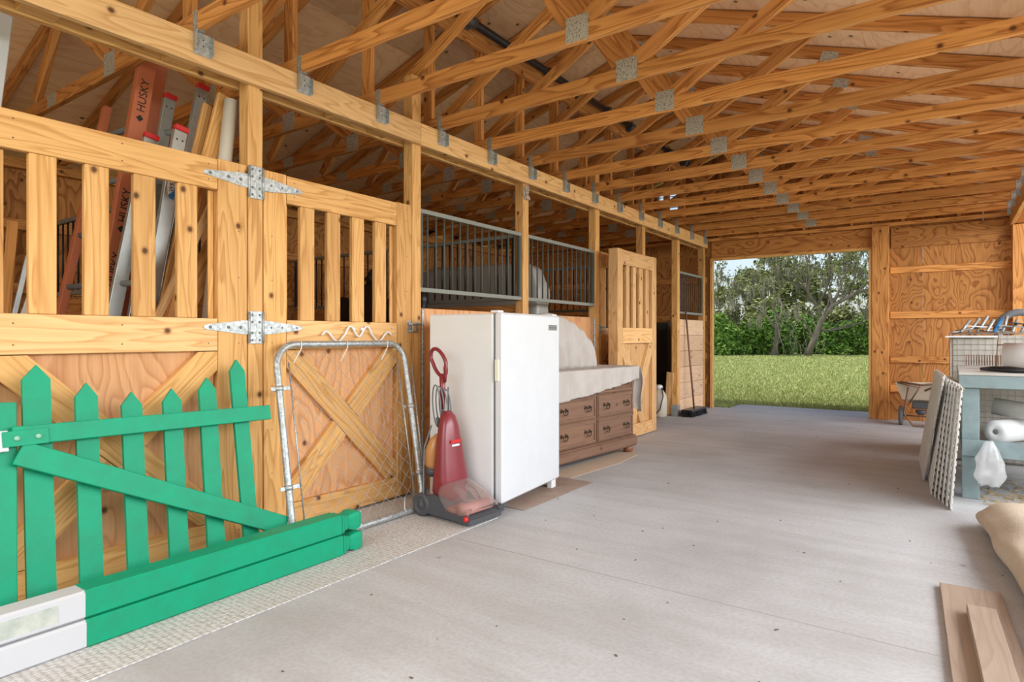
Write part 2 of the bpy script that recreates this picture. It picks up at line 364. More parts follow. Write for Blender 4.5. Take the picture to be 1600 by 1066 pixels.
# roof deck: plywood sheets
f = MB(); ca = math.cos(math.atan(.333))
for sgn in (-1, 1):
    ends = XL-.35 if sgn < 0 else 4.35
    Ls = abs(ends-RX)
    d = Vector((sgn, 0, -.333)).normalized()
    y = YB-.3; k = 0
    while y < YF+.35:
        y1 = min(y+2.44, YF+.35); s0 = 0
        while s0 < Ls/ca-.01:
            s1 = min(s0+1.22, Ls/ca)
            a = Vector((RX, 0, RZ+.093/ca+.006)); c = a+d*((s0+s1)/2); c.y = (y+y1)/2
            f.obox(c+Vector((.333*sgn, 0, 1)).normalized()*.008, (Vector((0, 1, 0)), d, d.cross(Vector((0, 1, 0)))), ((y1-y)/2-.001, (s1-s0)/2-.001, .008), .001)
            s0 += 1.22
        y += 2.44; k += 1
struct(f.build('ceiling', M['deck']))
# left outer wall
def sheets_wall(name, along, fixed, a0, a1, z0, topfn, mat, holes=()):
    pass
f = MB(); y = YB
while y < YF:
    y1 = min(y+1.22, YF); f.box(XL-.03, XL-.015, y+.001, y1-.001, 0, 2.66, .001); y = y1
struct(f.build('wall_left', M['ply']))
for n_, z in enumerate((.35, .95, 1.55, 2.1)):
    f = MB(); f.box(XL-.015, XL+.023, YB, YF-.05, z-.045, z+.045); struct(f.build('trim_%d' % (n_+2), M['truss']))
f = MB(); f.box(XL-.03, XL+.06, YB, YF, 2.58, 2.67); struct(f.build('trim_6', M['truss']))
# far wall (vertical plywood sheets with the door opening)
OX0, OX1, OZ = .06, 2.27, 2.33
f = MB(); yw = YF
def sheet(x0, x1, z0, z1a, z1b=None):
    if z1b is None: z1b = z1a
    f.prism([(x0+.001, z0), (x1-.001, z0), (x1-.001, z1b), (x0+.001, z1a)], (0, yw+.03, 0), (1, 0, 0), (0, 0, 1), .015)
xs = [XL, -2.6, -1.38, -.16]
for a, b in zip(xs[:-1], xs[1:]): sheet(a, b, 0, 2.4)
sheet(-.16, OX0, 0, 2.4)
for a, b in ((OX1, 2.86), (2.86, 3.86), (3.86, 5.08), (5.08, 6.3), (6.3, 7.2)): sheet(a, b, 0, 2.4)
sheet(OX0, 1.1, OZ+.001, 2.4); sheet(1.1, OX1, OZ+.001, 2.4)
xs = [XL-.3, -2.6, -1.38, -.16, RX, 1.06, 2.28, 3.5, 4.3]
for a, b in zip(xs[:-1], xs[1:]):
    if a == -1.38:          # sheet with the vent opening cut in it
        sheet(-1.38, -.85, 2.402, zroof(-1.38)+.09, zroof(-.85)+.09); sheet(-.45, -.16, 2.402, zroof(-.45)+.09, zroof(-.16)+.09)
        sheet(-.85, -.45, 2.402, 3.12); sheet(-.85, -.45, 3.50, zroof(-.85)+.09, zroof(-.45)+.09)
    else: sheet(a, b, 2.402, zroof(a)+.09, zroof(b)+.09)
sheet(4.3, 7.2, 2.402, 2.7)
struct(f.build('wall_far', M['ply']))
# girts and gable studs on the far wall
k = 7
for z in (.42, .82, 1.42, 2.03):
    f = MB(); f.box(2.49, XR+.9, yw-.02, yw+.014, z-.045, z+.045); struct(f.build('trim_%d' % k, M['truss'])); k += 1
    f = MB(); f.box(XL, -.02, yw-.02, yw+.014, z-.045, z+.045); struct(f.build('trim_%d' % k, M['truss'])); k += 1
f = MB(); f.box(.06, 2.30, yw-.02, yw+.014, 2.34, 2.62); f.build('trim_%d' % k, M['ply'])['kind'] = 'structure'; k += 1
f = MB(); f.box(2.50, XR, yw-.03, yw+.014, 2.33, 2.60); f.build('trim_%d' % k, M['ply'])['kind'] = 'structure'; k += 1
for x in [XL+.6+i*.61 for i in range(12)]:
    if x < 3.6 and not -.9 < x < -.4:
        f = MB(); f.box(x-.019, x+.019, yw-.075, yw+.014, 2.68, zroof(x)-.005); struct(f.build('trim_%d' % k, M['truss'])); k += 1
f = MB(); f.box(XL, 4.2, yw-.075, yw+.014, 2.63, 2.675); struct(f.build('trim_%d' % k, M['truss'])); k += 1
# doorway jambs and head
f = MB(); f.box(OX0-.02, OX0+.02, yw-.03, yw+.06, 0, OZ); struct(f.build('trim_%d' % k, M['pine'])); k += 1
f = MB(); f.box(OX1-.03, OX1+.01, yw-.09, yw+.06, 0, OZ); struct(f.build('trim_%d' % k, M['pine'])); k += 1
f = MB(); f.box(OX0-.02, OX1+.02, yw-.03, yw+.06, OZ, OZ+.035); struct(f.build('trim_%d' % k, M['pine'])); k += 1
# ================================================================ POSTS AND BEAMS
posts = [(1.97, 3.75), (3.25, 3.02), (4.67, 2.67), (6.08, 2.95), (7.34, 2.95), (8.57, 2.51), (9.70, 2.67)]
plab = ['tall pine post between the two closed stall doors, carrying the hinges', 'pine post between the second stall door and the barred panel behind the freezer',
        'pine post between the two barred panels, with dried mud at its top', 'pine post at the far end of the second barred panel, behind the sheet-covered dresser',
        'pine post behind the swung-open stall door', 'pine post with metal base, left of the broom', 'pine post in the far corner beside the doorway']
for i, (y, top) in enumerate(posts):
    t = thing('wooden_post', plab[i], 'post', (-.045, y+.045, 0))
    f = MB(); f.box(-.09, 0, y, y+.09, 0, 2.50 if i == 5 else top, .004); f.build('shaft', M['pine'], t)
    if i in (5,):
        f = MB(); f.box(0, .003, y-.002, y+.092, 0, .16, .001); f.box(-.092, 0, y-.006, y-.001, 0, .16, .001)
        for zz in (.05, .11): f.lathe([(.008, 0), (.008, .006), (.003, .009)], (.003, y+.045, zz), (1, 0, 0), 8)
        f.build('base_bracket', M['galv'], t)
    if i == 2:   # dried mud (wasp nest) up at the beam
        f = MB()
        for q in range(26):
            a = random.uniform(0, 6.28); rr = random.uniform(.01, .055); zz = 2.5-random.uniform(0, .12)**1.0
            f.lathe([(.001, -.012), (.012, -.005), (.016, 0), (.012, .006), (.001, .012)], (.002+random.uniform(0, .012), y+.045+rr*math.cos(a)*(1.2), zz), (1, .2, .3), 7)
        f.build('dried_mud', plain('dried_mud', (.46, .38, .31), .95, bump=1, bscale=60), t)
# right side posts
for i, y in enumerate((9.8,)):
    f = MB(); f.box(XR, XR+.14, y-.07, y+.07, 0, 2.5, .004)
    tag(f.build('wooden_post', M['truss']), 'brown post in the far right corner behind the wire crate', 'post')
f = MB(); f.box(OX1+.01, OX1+.21, yw-.11, yw-.0, 0, 2.63, .004)
tag(f.build('wooden_post', M['truss']), 'wide brown post at the right of the far doorway', 'post')
t = thing('header_beam', 'long doubled pine header beam above the stall fronts', 'beam', (0, 4.3, 2.515))
ys = [YB, 3.30, 6.15, 9.78]
for a, b in zip(ys[:-1], ys[1:]):
    f = MB(); f.box(.001, .04, a+.001, b-.001, 2.515, 2.67, .003); f.build('board', M['pinepale'], t)
for a, b in ((YB, 2.6), (2.6, 5.0), (5.0, 7.3), (7.3, 9.78)):
    f = MB(); f.box(-.13, -.092, a+.001, b-.001, 2.51, 2.67, .003); f.build('board', M['pine'], t)
for y in (.95, 1.55, 2.55, 2.9, 3.7, 4.2, 5.1, 5.6, 6.5, 7.0, 7.8, 8.3, 9.1):
    f = MB(); f.box(-.0905, .0005, y, y+.14, 2.517, 2.6, .003); f.build('spacer_block', M['pine'], t)
t = thing('header_beam', 'header beam along the right edge of the ceiling, meeting the far wall', 'beam', (XR, 4.3, 2.5))
for a, b in ((YB, 4.5), (4.5, YF-.03)):
    f = MB(); f.box(XR-.02, XR+.02, a+.001, b-.001, 2.5, 2.67, .003); f.build('board', M['pine'], t)
    f = MB(); f.box(XR+.02, XR+.14, a+.001, b-.001, 2.51, 2.67, .003); f.build('board', M['truss'], t)
# ================================================================ ROOF TRUSSES
TW, TT = .089, .038
ordn = ['first', 'second', 'third', 'fourth', 'fifth', 'sixth', 'seventh', 'eighth', 'ninth', 'tenth', 'eleventh', 'twelfth', 'thirteenth', 'fourteenth']
def truss(y, label):
    t = thing('roof_truss', label, 'truss', (RX, y, 2.672), 0, 'roof trusses across the barn')
    def mem(name, x0, z0, x1, z1, dy=0, w=TW):
        f = MB(); f.bar((x0, y+dy, z0), (x1, y+dy, z1), w, TT, (0, 0, 1)); return f.build(name, M['truss'], t)
    f = MB(); f.box(-3.44, 3.97, y-TT/2, y+TT/2, 2.674, 2.763); f.build('bottom_chord', M['truss'], t)
    hh = .0445/ca
    mem('top_chord', RX+.002, RZ+hh-.0, 4.1, zroof(4.1)+hh); mem('top_chord', XL-.2, zroof(XL-.2)+hh, RX-.002, RZ+hh)
    mem('web', -.86, 2.79, .83, zroof(.85)-.02); mem('web', 1.50, 2.80, .89, zroof(.9)-.03)
    mem('web', 1.62, 2.79, 2.40, zroof(2.4)+.0); mem('web', -.95, 2.80, -1.62, zroof(-1.66)-.02); mem('web', -2.1, 2.79, -1.72, zroof(-1.72)-.02)
    f = MB(); f.box(-.145, -.056, y+TT/2+.0005, y+TT*1.5, 2.674, zroof(-.1)-.005); f.build('king_post', M['truss'], t)
    def plate(x, z, w, h, ang=0):
        f = MB(); d = Vector((math.cos(ang), 0, math.sin(ang))); u = Vector((-math.sin(ang), 0, math.cos(ang)))
        f.obox((x, y-TT/2-.0012, z), (d, u, d.cross(u)), (w/2, h/2, .001), 0); f.build('gusset_plate', M['gusset'], t)
    plate(1.56, 2.745, .135, .135); plate(-.91, 2.745, .14, .135); plate(-1.78, 2.72, .14, .085); plate(2.40, zroof(2.4)+.02, .12, .075, R(-18)); plate(.86, zroof(.86)-.01, .15, .1, R(-18))
    # metal tie wrapping the chord onto the left header beam
    f = MB(); f.box(.040, .080, y-TT/2-.0035, y-TT/2-.0005, 2.575, 2.766, 0)
    f.box(.0405, .043, y-TT/2-.003, y+.072, 2.560, 2.673, 0); f.box(.0415, .075, y-TT/2-.003, y+TT/2+.003, 2.6705, 2.6735, 0)
    f.box(.0415, .070, y+.069, y+.072, 2.565, 2.66, 0)
    for zz in (2.61, 2.64):
        for dy in (0, .03): f.lathe([(.004, 0), (.003, .003)], (.043, y+dy, zz), (1, 0, 0), 6, mi=1)
    f.build('metal_tie', [M['galv'], M['dgrey']], t)
    f = MB(); f.box(XR-.06, XR-.021, y-TT/2-.0035, y-TT/2-.0005, 2.595, 2.766, 0); f.box(XR-.0235, XR-.021, y-.06, y-.0185, 2.592, 2.672, 0)
    f.build('metal_tie', M['galv'], t)
TY = [1.665+.6105*i for i in range(14)]
for i, y in enumerate(TY): truss(y, 'pine roof truss with metal plates, %s from the camera' % ordn[i])
f = MB()
for a, b, dz in ((YB, 3.05, .0), (3.05, 6.2, .0), (6.2, YF-.08, 0)): f.box(-.054, -.016, a+.002, b-.002, 3.50+dz, 3.64+dz)
tag(f.build('ridge_brace', M['truss']), 'long lengthwise board bracing the trusses below the ridge', 'brace')
t = thing('black_pipe', 'black pipe hung lengthwise under the roof ridge', 'pipe', (.04, 4, 3.6))
f = MB(); f.tube([(.05, .5, 3.63), (.05, 9.6, 3.63)], .034, 12); f.build('pipe', M['black'], t)
for i in range(13):
    y = TY[i]+.3
    f = MB(); f.lathe([(.045, 0), (.045, .11)], (.05, y, 3.63), (0, 1, 0), 12); f.box(-.015, .02, y+.02, y+.09, 3.585, 3.66); f.build('coupling', M['dgrey'], t)
# white gable vent
t = thing('gable_vent', 'white louvred vent glimpsed between trusses on the far gable', 'vent', (-.75, YF, 3.2))
vx0, vx1, vz0, vz1 = -.85, -.45, 3.12, 3.50
f = MB(); f.box(vx0, vx0+.04, YF-.02, YF+.05, vz0, vz1); f.box(vx1-.04, vx1, YF-.02, YF+.05, vz0, vz1); f.box(vx0, vx1, YF-.02, YF+.05, vz0-.04, vz0); f.box(vx0, vx1, YF-.02, YF+.05, vz1, vz1+.04)
f.build('frame', M['white'], t)
for i in range(4):
    z = vz0+.05+i*.09
    f = MB(); f.obox(((vx0+vx1)/2, YF+.02, z), ((1, 0, 0), (0, .95, .31), (0, -.31, .95)), ((vx1-vx0)/2-.04, .03, .005)); f.build('louvre', M['white'], t)
# ================================================================ STALL DOORS
def hinge(par, xf, ypin, z, sgn):      # tee hinge: plate on the post, long tapered strap on the door
    f = MB(); y0 = ypin
    f.box(xf, xf+.004, min(y0, y0-sgn*.042), max(y0, y0-sgn*.042), z-.09, z+.09, .001)
    f.prism([(0, -.038), (sgn*.03, -.038), (sgn*.24, -.012), (sgn*.255, 0), (sgn*.24, .012), (sgn*.03, .038), (0, .038)], (xf+(.004 if sgn > 0 else .0), y0+sgn*.004, z), (0, 1, 0), (0, 0, 1), .004)
    f.tube([(xf+.006, y0, z-.085), (xf+.006, y0, z+.085)], .007, 8)
    for a, b in ((.05, .0), (.12, .0), (.22, 0)): f.lathe([(.009, 0), (.007, .004), (.001, .006)], (xf+.004, y0+sgn*a, z+b), (1, 0, 0), 8, mi=1)
    for b in (-.07, -.03, .03, .07): f.lathe([(.007, 0), (.005, .004), (.001, .005)], (xf+.004, y0-sgn*.02, z+b), (1, 0, 0), 8, mi=1)
    f.build('hinge', [M['galv'], M['mgrey']], par)
def stall_door(y0, y1, xb, xf, label, ns=4, sw=.10, stile=.14, top=2.07, mid=(1.055, 1.225), brace='x', hinges=None, latch=None, base=.012, mt=None, pan=None, railh=.165):
    t = thing('stall_door', label, 'stall door', ((xb+xf)/2, (y0+y1)/2, 0)); mt = mt or M['pine']
    def part(n, *a, m=None, **k):
        f = MB(); f.box(*a, **k); return f.build(n, m or mt, t)
    xm = xf-.038
    part('stile', xb, xf, y0, y0+stile, base, top); part('stile', xb, xf, y1-stile, y1, base, top)
    iy0, iy1 = y0+stile+.003, y1-stile-.003
    part('top_rail', xm, xf, iy0, iy1, top-railh, top-.005); part('middle_rail', xm, xf, iy0, iy1, mid[0], mid[1], m=M['pinepale']); part('bottom_rail', xm, xf, iy0, iy1, base, base+.14)
    part('panel', xm-.014, xm-.001, iy0, iy1, base, mid[1]-.02, m=pan or M['plydoor'])
    part('trim_strip', xb+.01, xm-.002, iy1-.03, iy1, mid[1], top-railh-.002); part('trim_strip', xb+.01, xm-.002, iy0, iy0+.03, mid[1], top-railh-.002)
    Wd = iy1-iy0; gap = (Wd-ns*sw)/(ns+1)
    for i in range(ns):
        a = iy0+gap+i*(sw+gap); part('slat', xm+.002, xf-.004, a, a+sw, mid[1]+.001, top-railh-.001)
    part('top_backing', xb+.01, xm-.001, iy0, iy1, top-railh+.02, top-.008)
    zl, zh = base+.144, mid[0]-.004
    bw = .14
    if brace == 'x': segs = [((iy0, zh), (iy1, zl), 0), ((iy0, zl), (iy1, zh), 1)]
    else: segs = [((iy0, zh), ((iy0+iy1)/2, zl+.25), 0), ((iy1, zh), ((iy0+iy1)/2, zl+.25), 0)]
    for (a, b, split) in segs:
        dy, dz = b[0]-a[0], b[1]-a[1]; L = math.hypot(dy, dz); uy, uz = dy/L, dz/L; ny, nz = -uz, uy; h = bw/2
        # clip the brace to the opening: build polygon = board clipped by rectangle
        poly = [(a[0]-uy*.3+ny*h, a[1]-uz*.3+nz*h), (b[0]+uy*.3+ny*h, b[1]+uz*.3+nz*h), (b[0]+uy*.3-ny*h, b[1]+uz*.3-nz*h), (a[0]-uy*.3-ny*h, a[1]-uz*.3-nz*h)]
        def clip(poly, ax, lim, sg):
            out = []
            for i in range(len(poly)):
                p, q = poly[i], poly[(i+1) % len(poly)]; dp, dq = sg*(p[ax]-lim), sg*(q[ax]-lim)
                if dp <= 0: out.append(p)
                if dp*dq < 0: s_ = dp/(dp-dq); out.append((p[0]+(q[0]-p[0])*s_, p[1]+(q[1]-p[1])*s_))
            return out
        for ax, lim, sg in ((0, iy0, -1), (0, iy1, 1), (1, zl, -1), (1, zh, 1)): poly = clip(poly, ax, lim, sg)
        def clipl(poly, c, n_, keep):       # keep side where keep*((p-c).n) >= h
            out = []
            for i in range(len(poly)):
                p, q = poly[i], poly[(i+1) % len(poly)]
                dp = h+.004-keep*((p[0]-c[0])*n_[0]+(p[1]-c[1])*n_[1]); dq = h+.004-keep*((q[0]-c[0])*n_[0]+(q[1]-c[1])*n_[1])
                if dp <= 0: out.append(p)
                if dp*dq < 0: s_ = dp/(dp-dq); out.append((p[0]+(q[0]-p[0])*s_, p[1]+(q[1]-p[1])*s_))
            return out
        if not split:
            pieces = [poly]; n0 = (ny, nz); c0 = a
        else: pieces = [clipl(poly, c0, n0, 1), clipl(poly, c0, n0, -1)]
        for pc in pieces:
            cy = sum(p[0] for p in pc)/len(pc); cz = sum(p[1] for p in pc)/len(pc)
            f = MB(); rel = [(p[0]-cy, p[1]-cz) for p in pc]
            # grain runs along the brace
            k = len(rel); area = sum(rel[i][0]*rel[(i+1) % k][1]-rel[(i+1) % k][0]*rel[i][1] for i in range(k))
            if area < 0: rel = rel[::-1]
            off = Vector((random.uniform(-30, 30), random.uniform(-30, 30), 0))
            vs = [Vector((xm, cy+p[0], cz+p[1])) for p in rel]+[Vector((xf-.004, cy+p[0], cz+p[1])) for p in rel]
            gs = [Vector((p[0]*uy+p[1]*uz, p[0]*ny+p[1]*nz, 0))+off for p in rel]*2
            f.raw(vs, [tuple(range(k))[::-1], tuple(range(k, 2*k))]+[(i, (i+1) % k, k+(i+1) % k, k+i) for i in range(k)], gs)
            f.build('brace', mt, t)
    for (yp, z, sg) in (hinges or []): hinge(t, xf+.001, yp, z, sg)
    if latch:
        yl, zl_ = latch; f = MB()
        f.box(xf, xf+.004, yl-.03, yl+.005, zl_-.045, zl_+.045, .001); f.box(xf, xf+.004, yl+.05, yl+.075, zl_-.04, zl_+.04, .001)
        f.tube([(xf+.014, yl-.03, zl_+.02), (xf+.014, yl+.09, zl_+.02)], .008, 10); f.tube([(xf+.012, yl+.0, zl_+.02), (xf+.03, yl+.0, zl_-.0), (xf+.02, yl+.0, zl_-.04)], .005, 8)
        f.tube([(xf+.01, yl-.02, zl_-.03), (xf+.02, yl+.03, zl_-.035), (xf+.012, yl+.07, zl_-.02)], .005, 8)
        f.build('latch', M['galv'], t)
    # screws
    f = MB()
    for yy in (y0+.05, y1-.05):
        for zz in (base+.07, mid[0]+.04, mid[1]-.04, top-.12, top-.04, .6, .35, .85, 1.45, 1.7):
            f.lathe([(.004, 0), (.003, .001)], (xf, yy, zz), (1, 0, 0), 6)
    for yy in (iy0+.05, (iy0+iy1)/2, iy1-.05):
        for zz in (mid[0]+.04, mid[1]-.04, top-.12, top-.04): f.lathe([(.004, 0), (.003, .001)], (xf, yy, zz), (1, 0, 0), 6)
    f.build('screws', M['rust'], t)['kind'] = 'stuff'
    return t
d1 = stall_door(.70, 1.963, -.06, .002, 'closed slatted stall door at the far left, behind the green picket gate', stile=.165, hinges=[(1.972, 1.985, -1), (1.972, 1.18, -1)])
d2 = stall_door(2.066, 3.243, -.06, .002, 'closed slatted stall door behind the chain-link gate', stile=.145, hinges=[(2.056, 1.985, 1), (2.056, 1.18, 1)], latch=(3.225, 1.20))
d3 = stall_door(6.03, 7.09, .175, .285, 'stall door swung open flat into the aisle behind the dresser', stile=.13, sw=.085, brace='v', mt=M['pinepale'], pan=M['pinepale'])
d4 = stall_door(6.19, 7.32, -.06, .002, 'closed stall door hidden behind the open one, latch showing', latch=(6.20, 1.22))
# white scroll coat rack on door 2
t = thing('scroll_hanger', 'white wavy metal hanger on the stall door above the chain-link gate', 'hanger', (.01, 2.72, 1.08))
pts = []
for i in range(61):
    s_ = i/60*2-1; a = abs(s_); yv = 2.735+s_*.29
    zv = 1.14-.045*math.cos(a*math.pi*3.4)*(.55+a*.2) if a > .36 else 1.175-.055*math.cos((a)/.36*math.pi*1.5+math.pi)*-.6
    pts.append((.022, yv, zv-.012))
f = MB(); f.tube(pts, .006, 8); f.build('scroll', M['whitelabel'], t)
f = MB(); f.lathe([(.012, 0), (.012, .02)], (.003, 2.70, 1.178), (1, 0, 0), 10); f.lathe([(.012, 0), (.012, .02)], (.003, 2.77, 1.178), (1, 0, 0), 10); f.build('mount', M['whitelabel'], t)
# ================================================================ HALF WALLS, GRILLES, PARTITIONS
def grille(p0, p1, label, z0=1.475, z1=2.07, step=.1, shade='bars'):
    p0 = Vector((p0[0], p0[1], 0)); p1 = Vector((p1[0], p1[1], 0)); d = p1-p0; L = d.length; d.normalize()
    t = thing('stall_grille', label, 'grille', ((p0.x+p1.x)/2, (p0.y+p1.y)/2, z0))
    for z in (z0, z1-.016):
        f = MB(); f.bar(p0+Vector((0, 0, z)), p1+Vector((0, 0, z)), .032, .032, ch=.002); f.build('rail', M['galvdark'], t)
    for q in (0, 1):
        c = p0+d*(.016 if q == 0 else L-.016); f = MB(); f.bar(c+Vector((0, 0, z0+.016)), c+Vector((0, 0, z1-.032)), .032, .032, up=(1, 0, 0), ch=.002); f.build('end_bar', M[shade], t)
    n = int(L/step); stepr = L/(n+1)
    for i in range(n):
        c = p0+d*stepr*(i+1); f = MB(); f.tube([c+Vector((0, 0, z0+.012)), c+Vector((0, 0, z1-.03))], .0075, 8); f.build('bar', M[shade], t)
M['galvdark'] = plain('grey_rail_metal', (.26, .27, .235), .7, .1)
grille((-.03, 3.345), (-.03, 4.665), 'barred metal grille above the white freezer')
grille((-.03, 4.765), (-.03, 6.075), 'barred metal grille above the sheet-covered dresser')
grille((-.03, 8.665), (-.03, 9.69), 'narrow barred grille above the pale planks beside the far doorway')
grille((XL+.06, 2.03), (-.12, 2.03), 'dark barred grille dividing the ladder stall from the next stall', shade='black')
grille((XL+.06, 4.715), (-.12, 4.715), 'dark barred grille behind the black headboard, dividing two stalls', shade='black')
grille((XL+.06, 7.385), (-.12, 7.385), 'dark barred grille at the back of the stall with the wrapped mattress', shade='black')
def halfwall(x0, x1, y0, y1, label, mat, rows=1, top=1.34, cap=True):
    t = thing('half_wall', label, 'half wall', ((x0+x1)/2, (y0+y1)/2, 0))
    h = top/rows
    for i in range(rows):
        f = MB(); f.box(x0, x1, y0, y1, i*h+.002, (i+1)*h-.002); f.build('board', mat, t)
    return t
hw = halfwall(-.06, -.02, 3.345, 4.665, 'plywood half wall behind the freezer', M['plydoor'])
f = MB(); f.box(-.02, .004, 3.346, 3.37, .02, 1.33); f.build('metal_strip', M['galv'], hw)
hw = halfwall(-.06, -.02, 4.765, 6.075, 'plywood half wall behind the dresser', M['plydoor'])
f = MB(); f.box(-.02, .004, 6.05, 6.074, .02, 1.33); f.build('metal_strip', M['galv'], hw)
halfwall(-.05, -.005, 8.665, 9.695, 'half wall of pale horizontal planks behind the broom', M['plank'], 6, 1.38)
for y, lb in ((2.015, 'between the ladder stall and the second stall'), (4.70, 'behind the black headboard'), (7.37, 'at the back of the stall with the wrapped mattress')):
    halfwall(XL+.05, -.1, y, y+.035, 'plank half wall '+lb, M['truss'], 8, 1.42)
# dark wire mesh leaning inside the open stall
t = thing('mesh_screen', 'dark mesh screen standing inside the open stall behind the open door', 'screen', (-.6, 9.3, 0))
f = MB(); f.box(-1.3, -.5, 9.55, 9.58, 0, 1.35); f.build('mesh', plain('dark_mesh', (.03, .035, .03), .8), t)
for x in (-1.3, -.9, -.5):
    f = MB(); f.box(x-.02, x+.02, 9.53, 9.55, 0, 1.38); f.build('frame_post', M['bars'], t)
# ================================================================ STALL 1 CONTENTS: ladders, boards, pipe
def lean(u0, v0, u1, v1, X0, X1, ztop=None):
    a = at_x(u0, v0, X0); b = at_x(u1, v1, X1); d = a-b       # a = upper, b = lower
    s_ = -b.z/d.z; base = b+d*s_
    if ztop: a = base+d*((ztop)/d.z)
    base.z = .012; return base, a
def text(s_, size, par, mat, loc, ax, ay, name='lettering', th=.0006):
    cu = bpy.data.curves.new('txt', 'FONT'); cu.body = s_; cu.size = size; cu.extrude = th; cu.align_x = 'CENTER'; cu.align_y = 'CENTER'
    o = bpy.data.objects.new('txt', cu); C.objects.link(o); dg = bpy.context.evaluated_depsgraph_get(); dg.update()
    me = bpy.data.meshes.new_from_object(o.evaluated_get(dg)); bpy.data.objects.remove(o)
    ax = Vector(ax).normalized(); ay = (Vector(ay)-ax*Vector(ay).dot(ax)).normalized(); az = ax.cross(ay)
    m = Matrix((ax, ay, az)).transposed().to_4x4(); m.translation = Vector(loc)-par.location
    me.transform(m); me.materials.clear(); me.materials.append(mat)
    q = bpy.data.objects.new(name, me); C.objects.link(q); q.parent = par; return q
def ladder(r0, r1, label, rail_mat, rung_mat, rw=.075, rt=.03, brand=None, tips=None, thin=None):
    (b0, t0), (b1, t1) = r0, r1
    t = thing('ladder', label, 'ladder', (b0+b1)/2)
    face = Vector((1, 0, 0))
    rw0 = rw
    for qi, (b, tp) in enumerate((r0, r1)):
        rw = thin if (thin and qi == 0) else rw0
        f = MB(); f.bar(b, tp, rw, rt*.35, up=(tp-b).cross(face), ch=.002)
        n = (tp-b).cross(face).normalized()
        for sg in (-1, 1): f.bar(b+n*sg*(rw/2-.004)-face*rt/2, tp+n*sg*(rw/2-.004)-face*rt/2, .006, rt, up=n, ch=.001)
        f.build('rail', rail_mat, t)
        if tips:
            d = (tp-b).normalized(); f = MB(); f.bar(tp-d*.01, tp+d*.02, rw+.008, rt+.006, up=n, ch=.004); f.build('end_cap', tips, t)
            f = MB()
            for q in range(2): f.lathe([(.006, 0), (.004, .003)], tp-d*.06+n*(q*.03-.015)+face*.006, (1, 0, 0), 8)
            f.build('rivet', M['dgrey'], t)
    n_r = int(min((t0-b0).length, (t1-b1).length)/.305)
    for i in range(1, n_r+1):
        s0 = i*.305-.1; d0 = (t0-b0).normalized(); d1 = (t1-b1).normalized()
        f = MB(); f.tube([b0+d0*s0-face*.012, b1+d1*s0-face*.012], .017, 8); f.build('rung', rung_mat, t)
    return t, face
A0 = lean(180, 120, 96, 494, -.95, -.95, 2.50); A1 = lean(243, 30, 166, 494, -.62, -.62, 2.95)
la, fc = ladder(A0, A1, 'orange fibreglass ladder with black lettering leaning behind the left stall door', M['fibre'], M['mgrey'], .09, .045, thin=.04)
d = (A1[1]-A1[0]).normalized()
for zz in (at_x(221, 153, -.62).z, at_x(194, 325, -.62).z, at_x(178, 425, -.62).z):
    p = A1[0]+d*((zz)/d.z); text('HUSKY', .062, la, M['ink'], p+Vector((.009, 0, 0)), d, Vector((0, -1, 0)).cross(Vector((1, 0, 0))).cross(Vector((1, 0, 0))) if False else Vector((1, 0, 0)).cross(d))
    f = MB(); q = p-d*.135+Vector((.009, 0, 0)); n = Vector((1, 0, 0)).cross(d)
    f.prism([(-.02, 0), (0, .02), (.02, 0), (0, -.02)], q, d, n, .001); f.build('logo_mark', M['ink'], la)
A2 = lean(262, 30, 190, 494, -.78, -.78, 2.9)
f = MB(); f.bar(A2[0], A2[1], .075, .03, up=(A2[1]-A2[0]).cross(Vector((1, 0, 0))))
tag(f.build('fibreglass_rail', M['fibre']), 'orange fibreglass ladder rail just right of the lettered orange ladder', 'ladder rail')
B0 = lean(266, 153, 211, 494, -.60, -.60); B1 = lean(317, 138, 252, 494, -.42, -.42)
ladder(B0, B1, 'aluminium ladder with red end caps, the tallest behind the left stall door', M['alu'], M['alu'], .062, .03, tips=M['red'])
C0 = lean(236, 215, 178, 494, -.45, -.45); C1 = lean(283, 203, 232, 494, -.30, -.30)
lc, fc = ladder(C0, C1, 'shorter aluminium ladder with a blue and white sticker, in front of the taller one', M['alu'], M['alu'], .068, .03, tips=M['red'])
d = (C1[1]-C1[0]).normalized(); p = at_x(270, 285, -.30); p = C1[0]+d*(p.z/d.z)+Vector((.007, 0, 0)); n = Vector((1, 0, 0)).cross(d)
f = MB(); f.prism([(.10*math.cos(a*.3927)+0, .026*math.sin(a*.3927)) for a in range(16)], p, d, n, .001); f.build('sticker', M['whitelabel'], lc)
f = MB(); f.prism([(-.105+.0*a, -.027+.018*a) for a in (0,)]+[(-.10, -.02), (-.04, -.031), (.06, -.031), (.03, -.019), (-.06, -.012), (-.09, .012), (-.105, .0)], p+Vector((.0012, 0, 0)), d, n, .001); f.build('sticker_swoosh', M['bluelabel'], lc)
text('WERNER', .034, lc, M['ink'], p+Vector((.0025, 0, 0)), d, n)
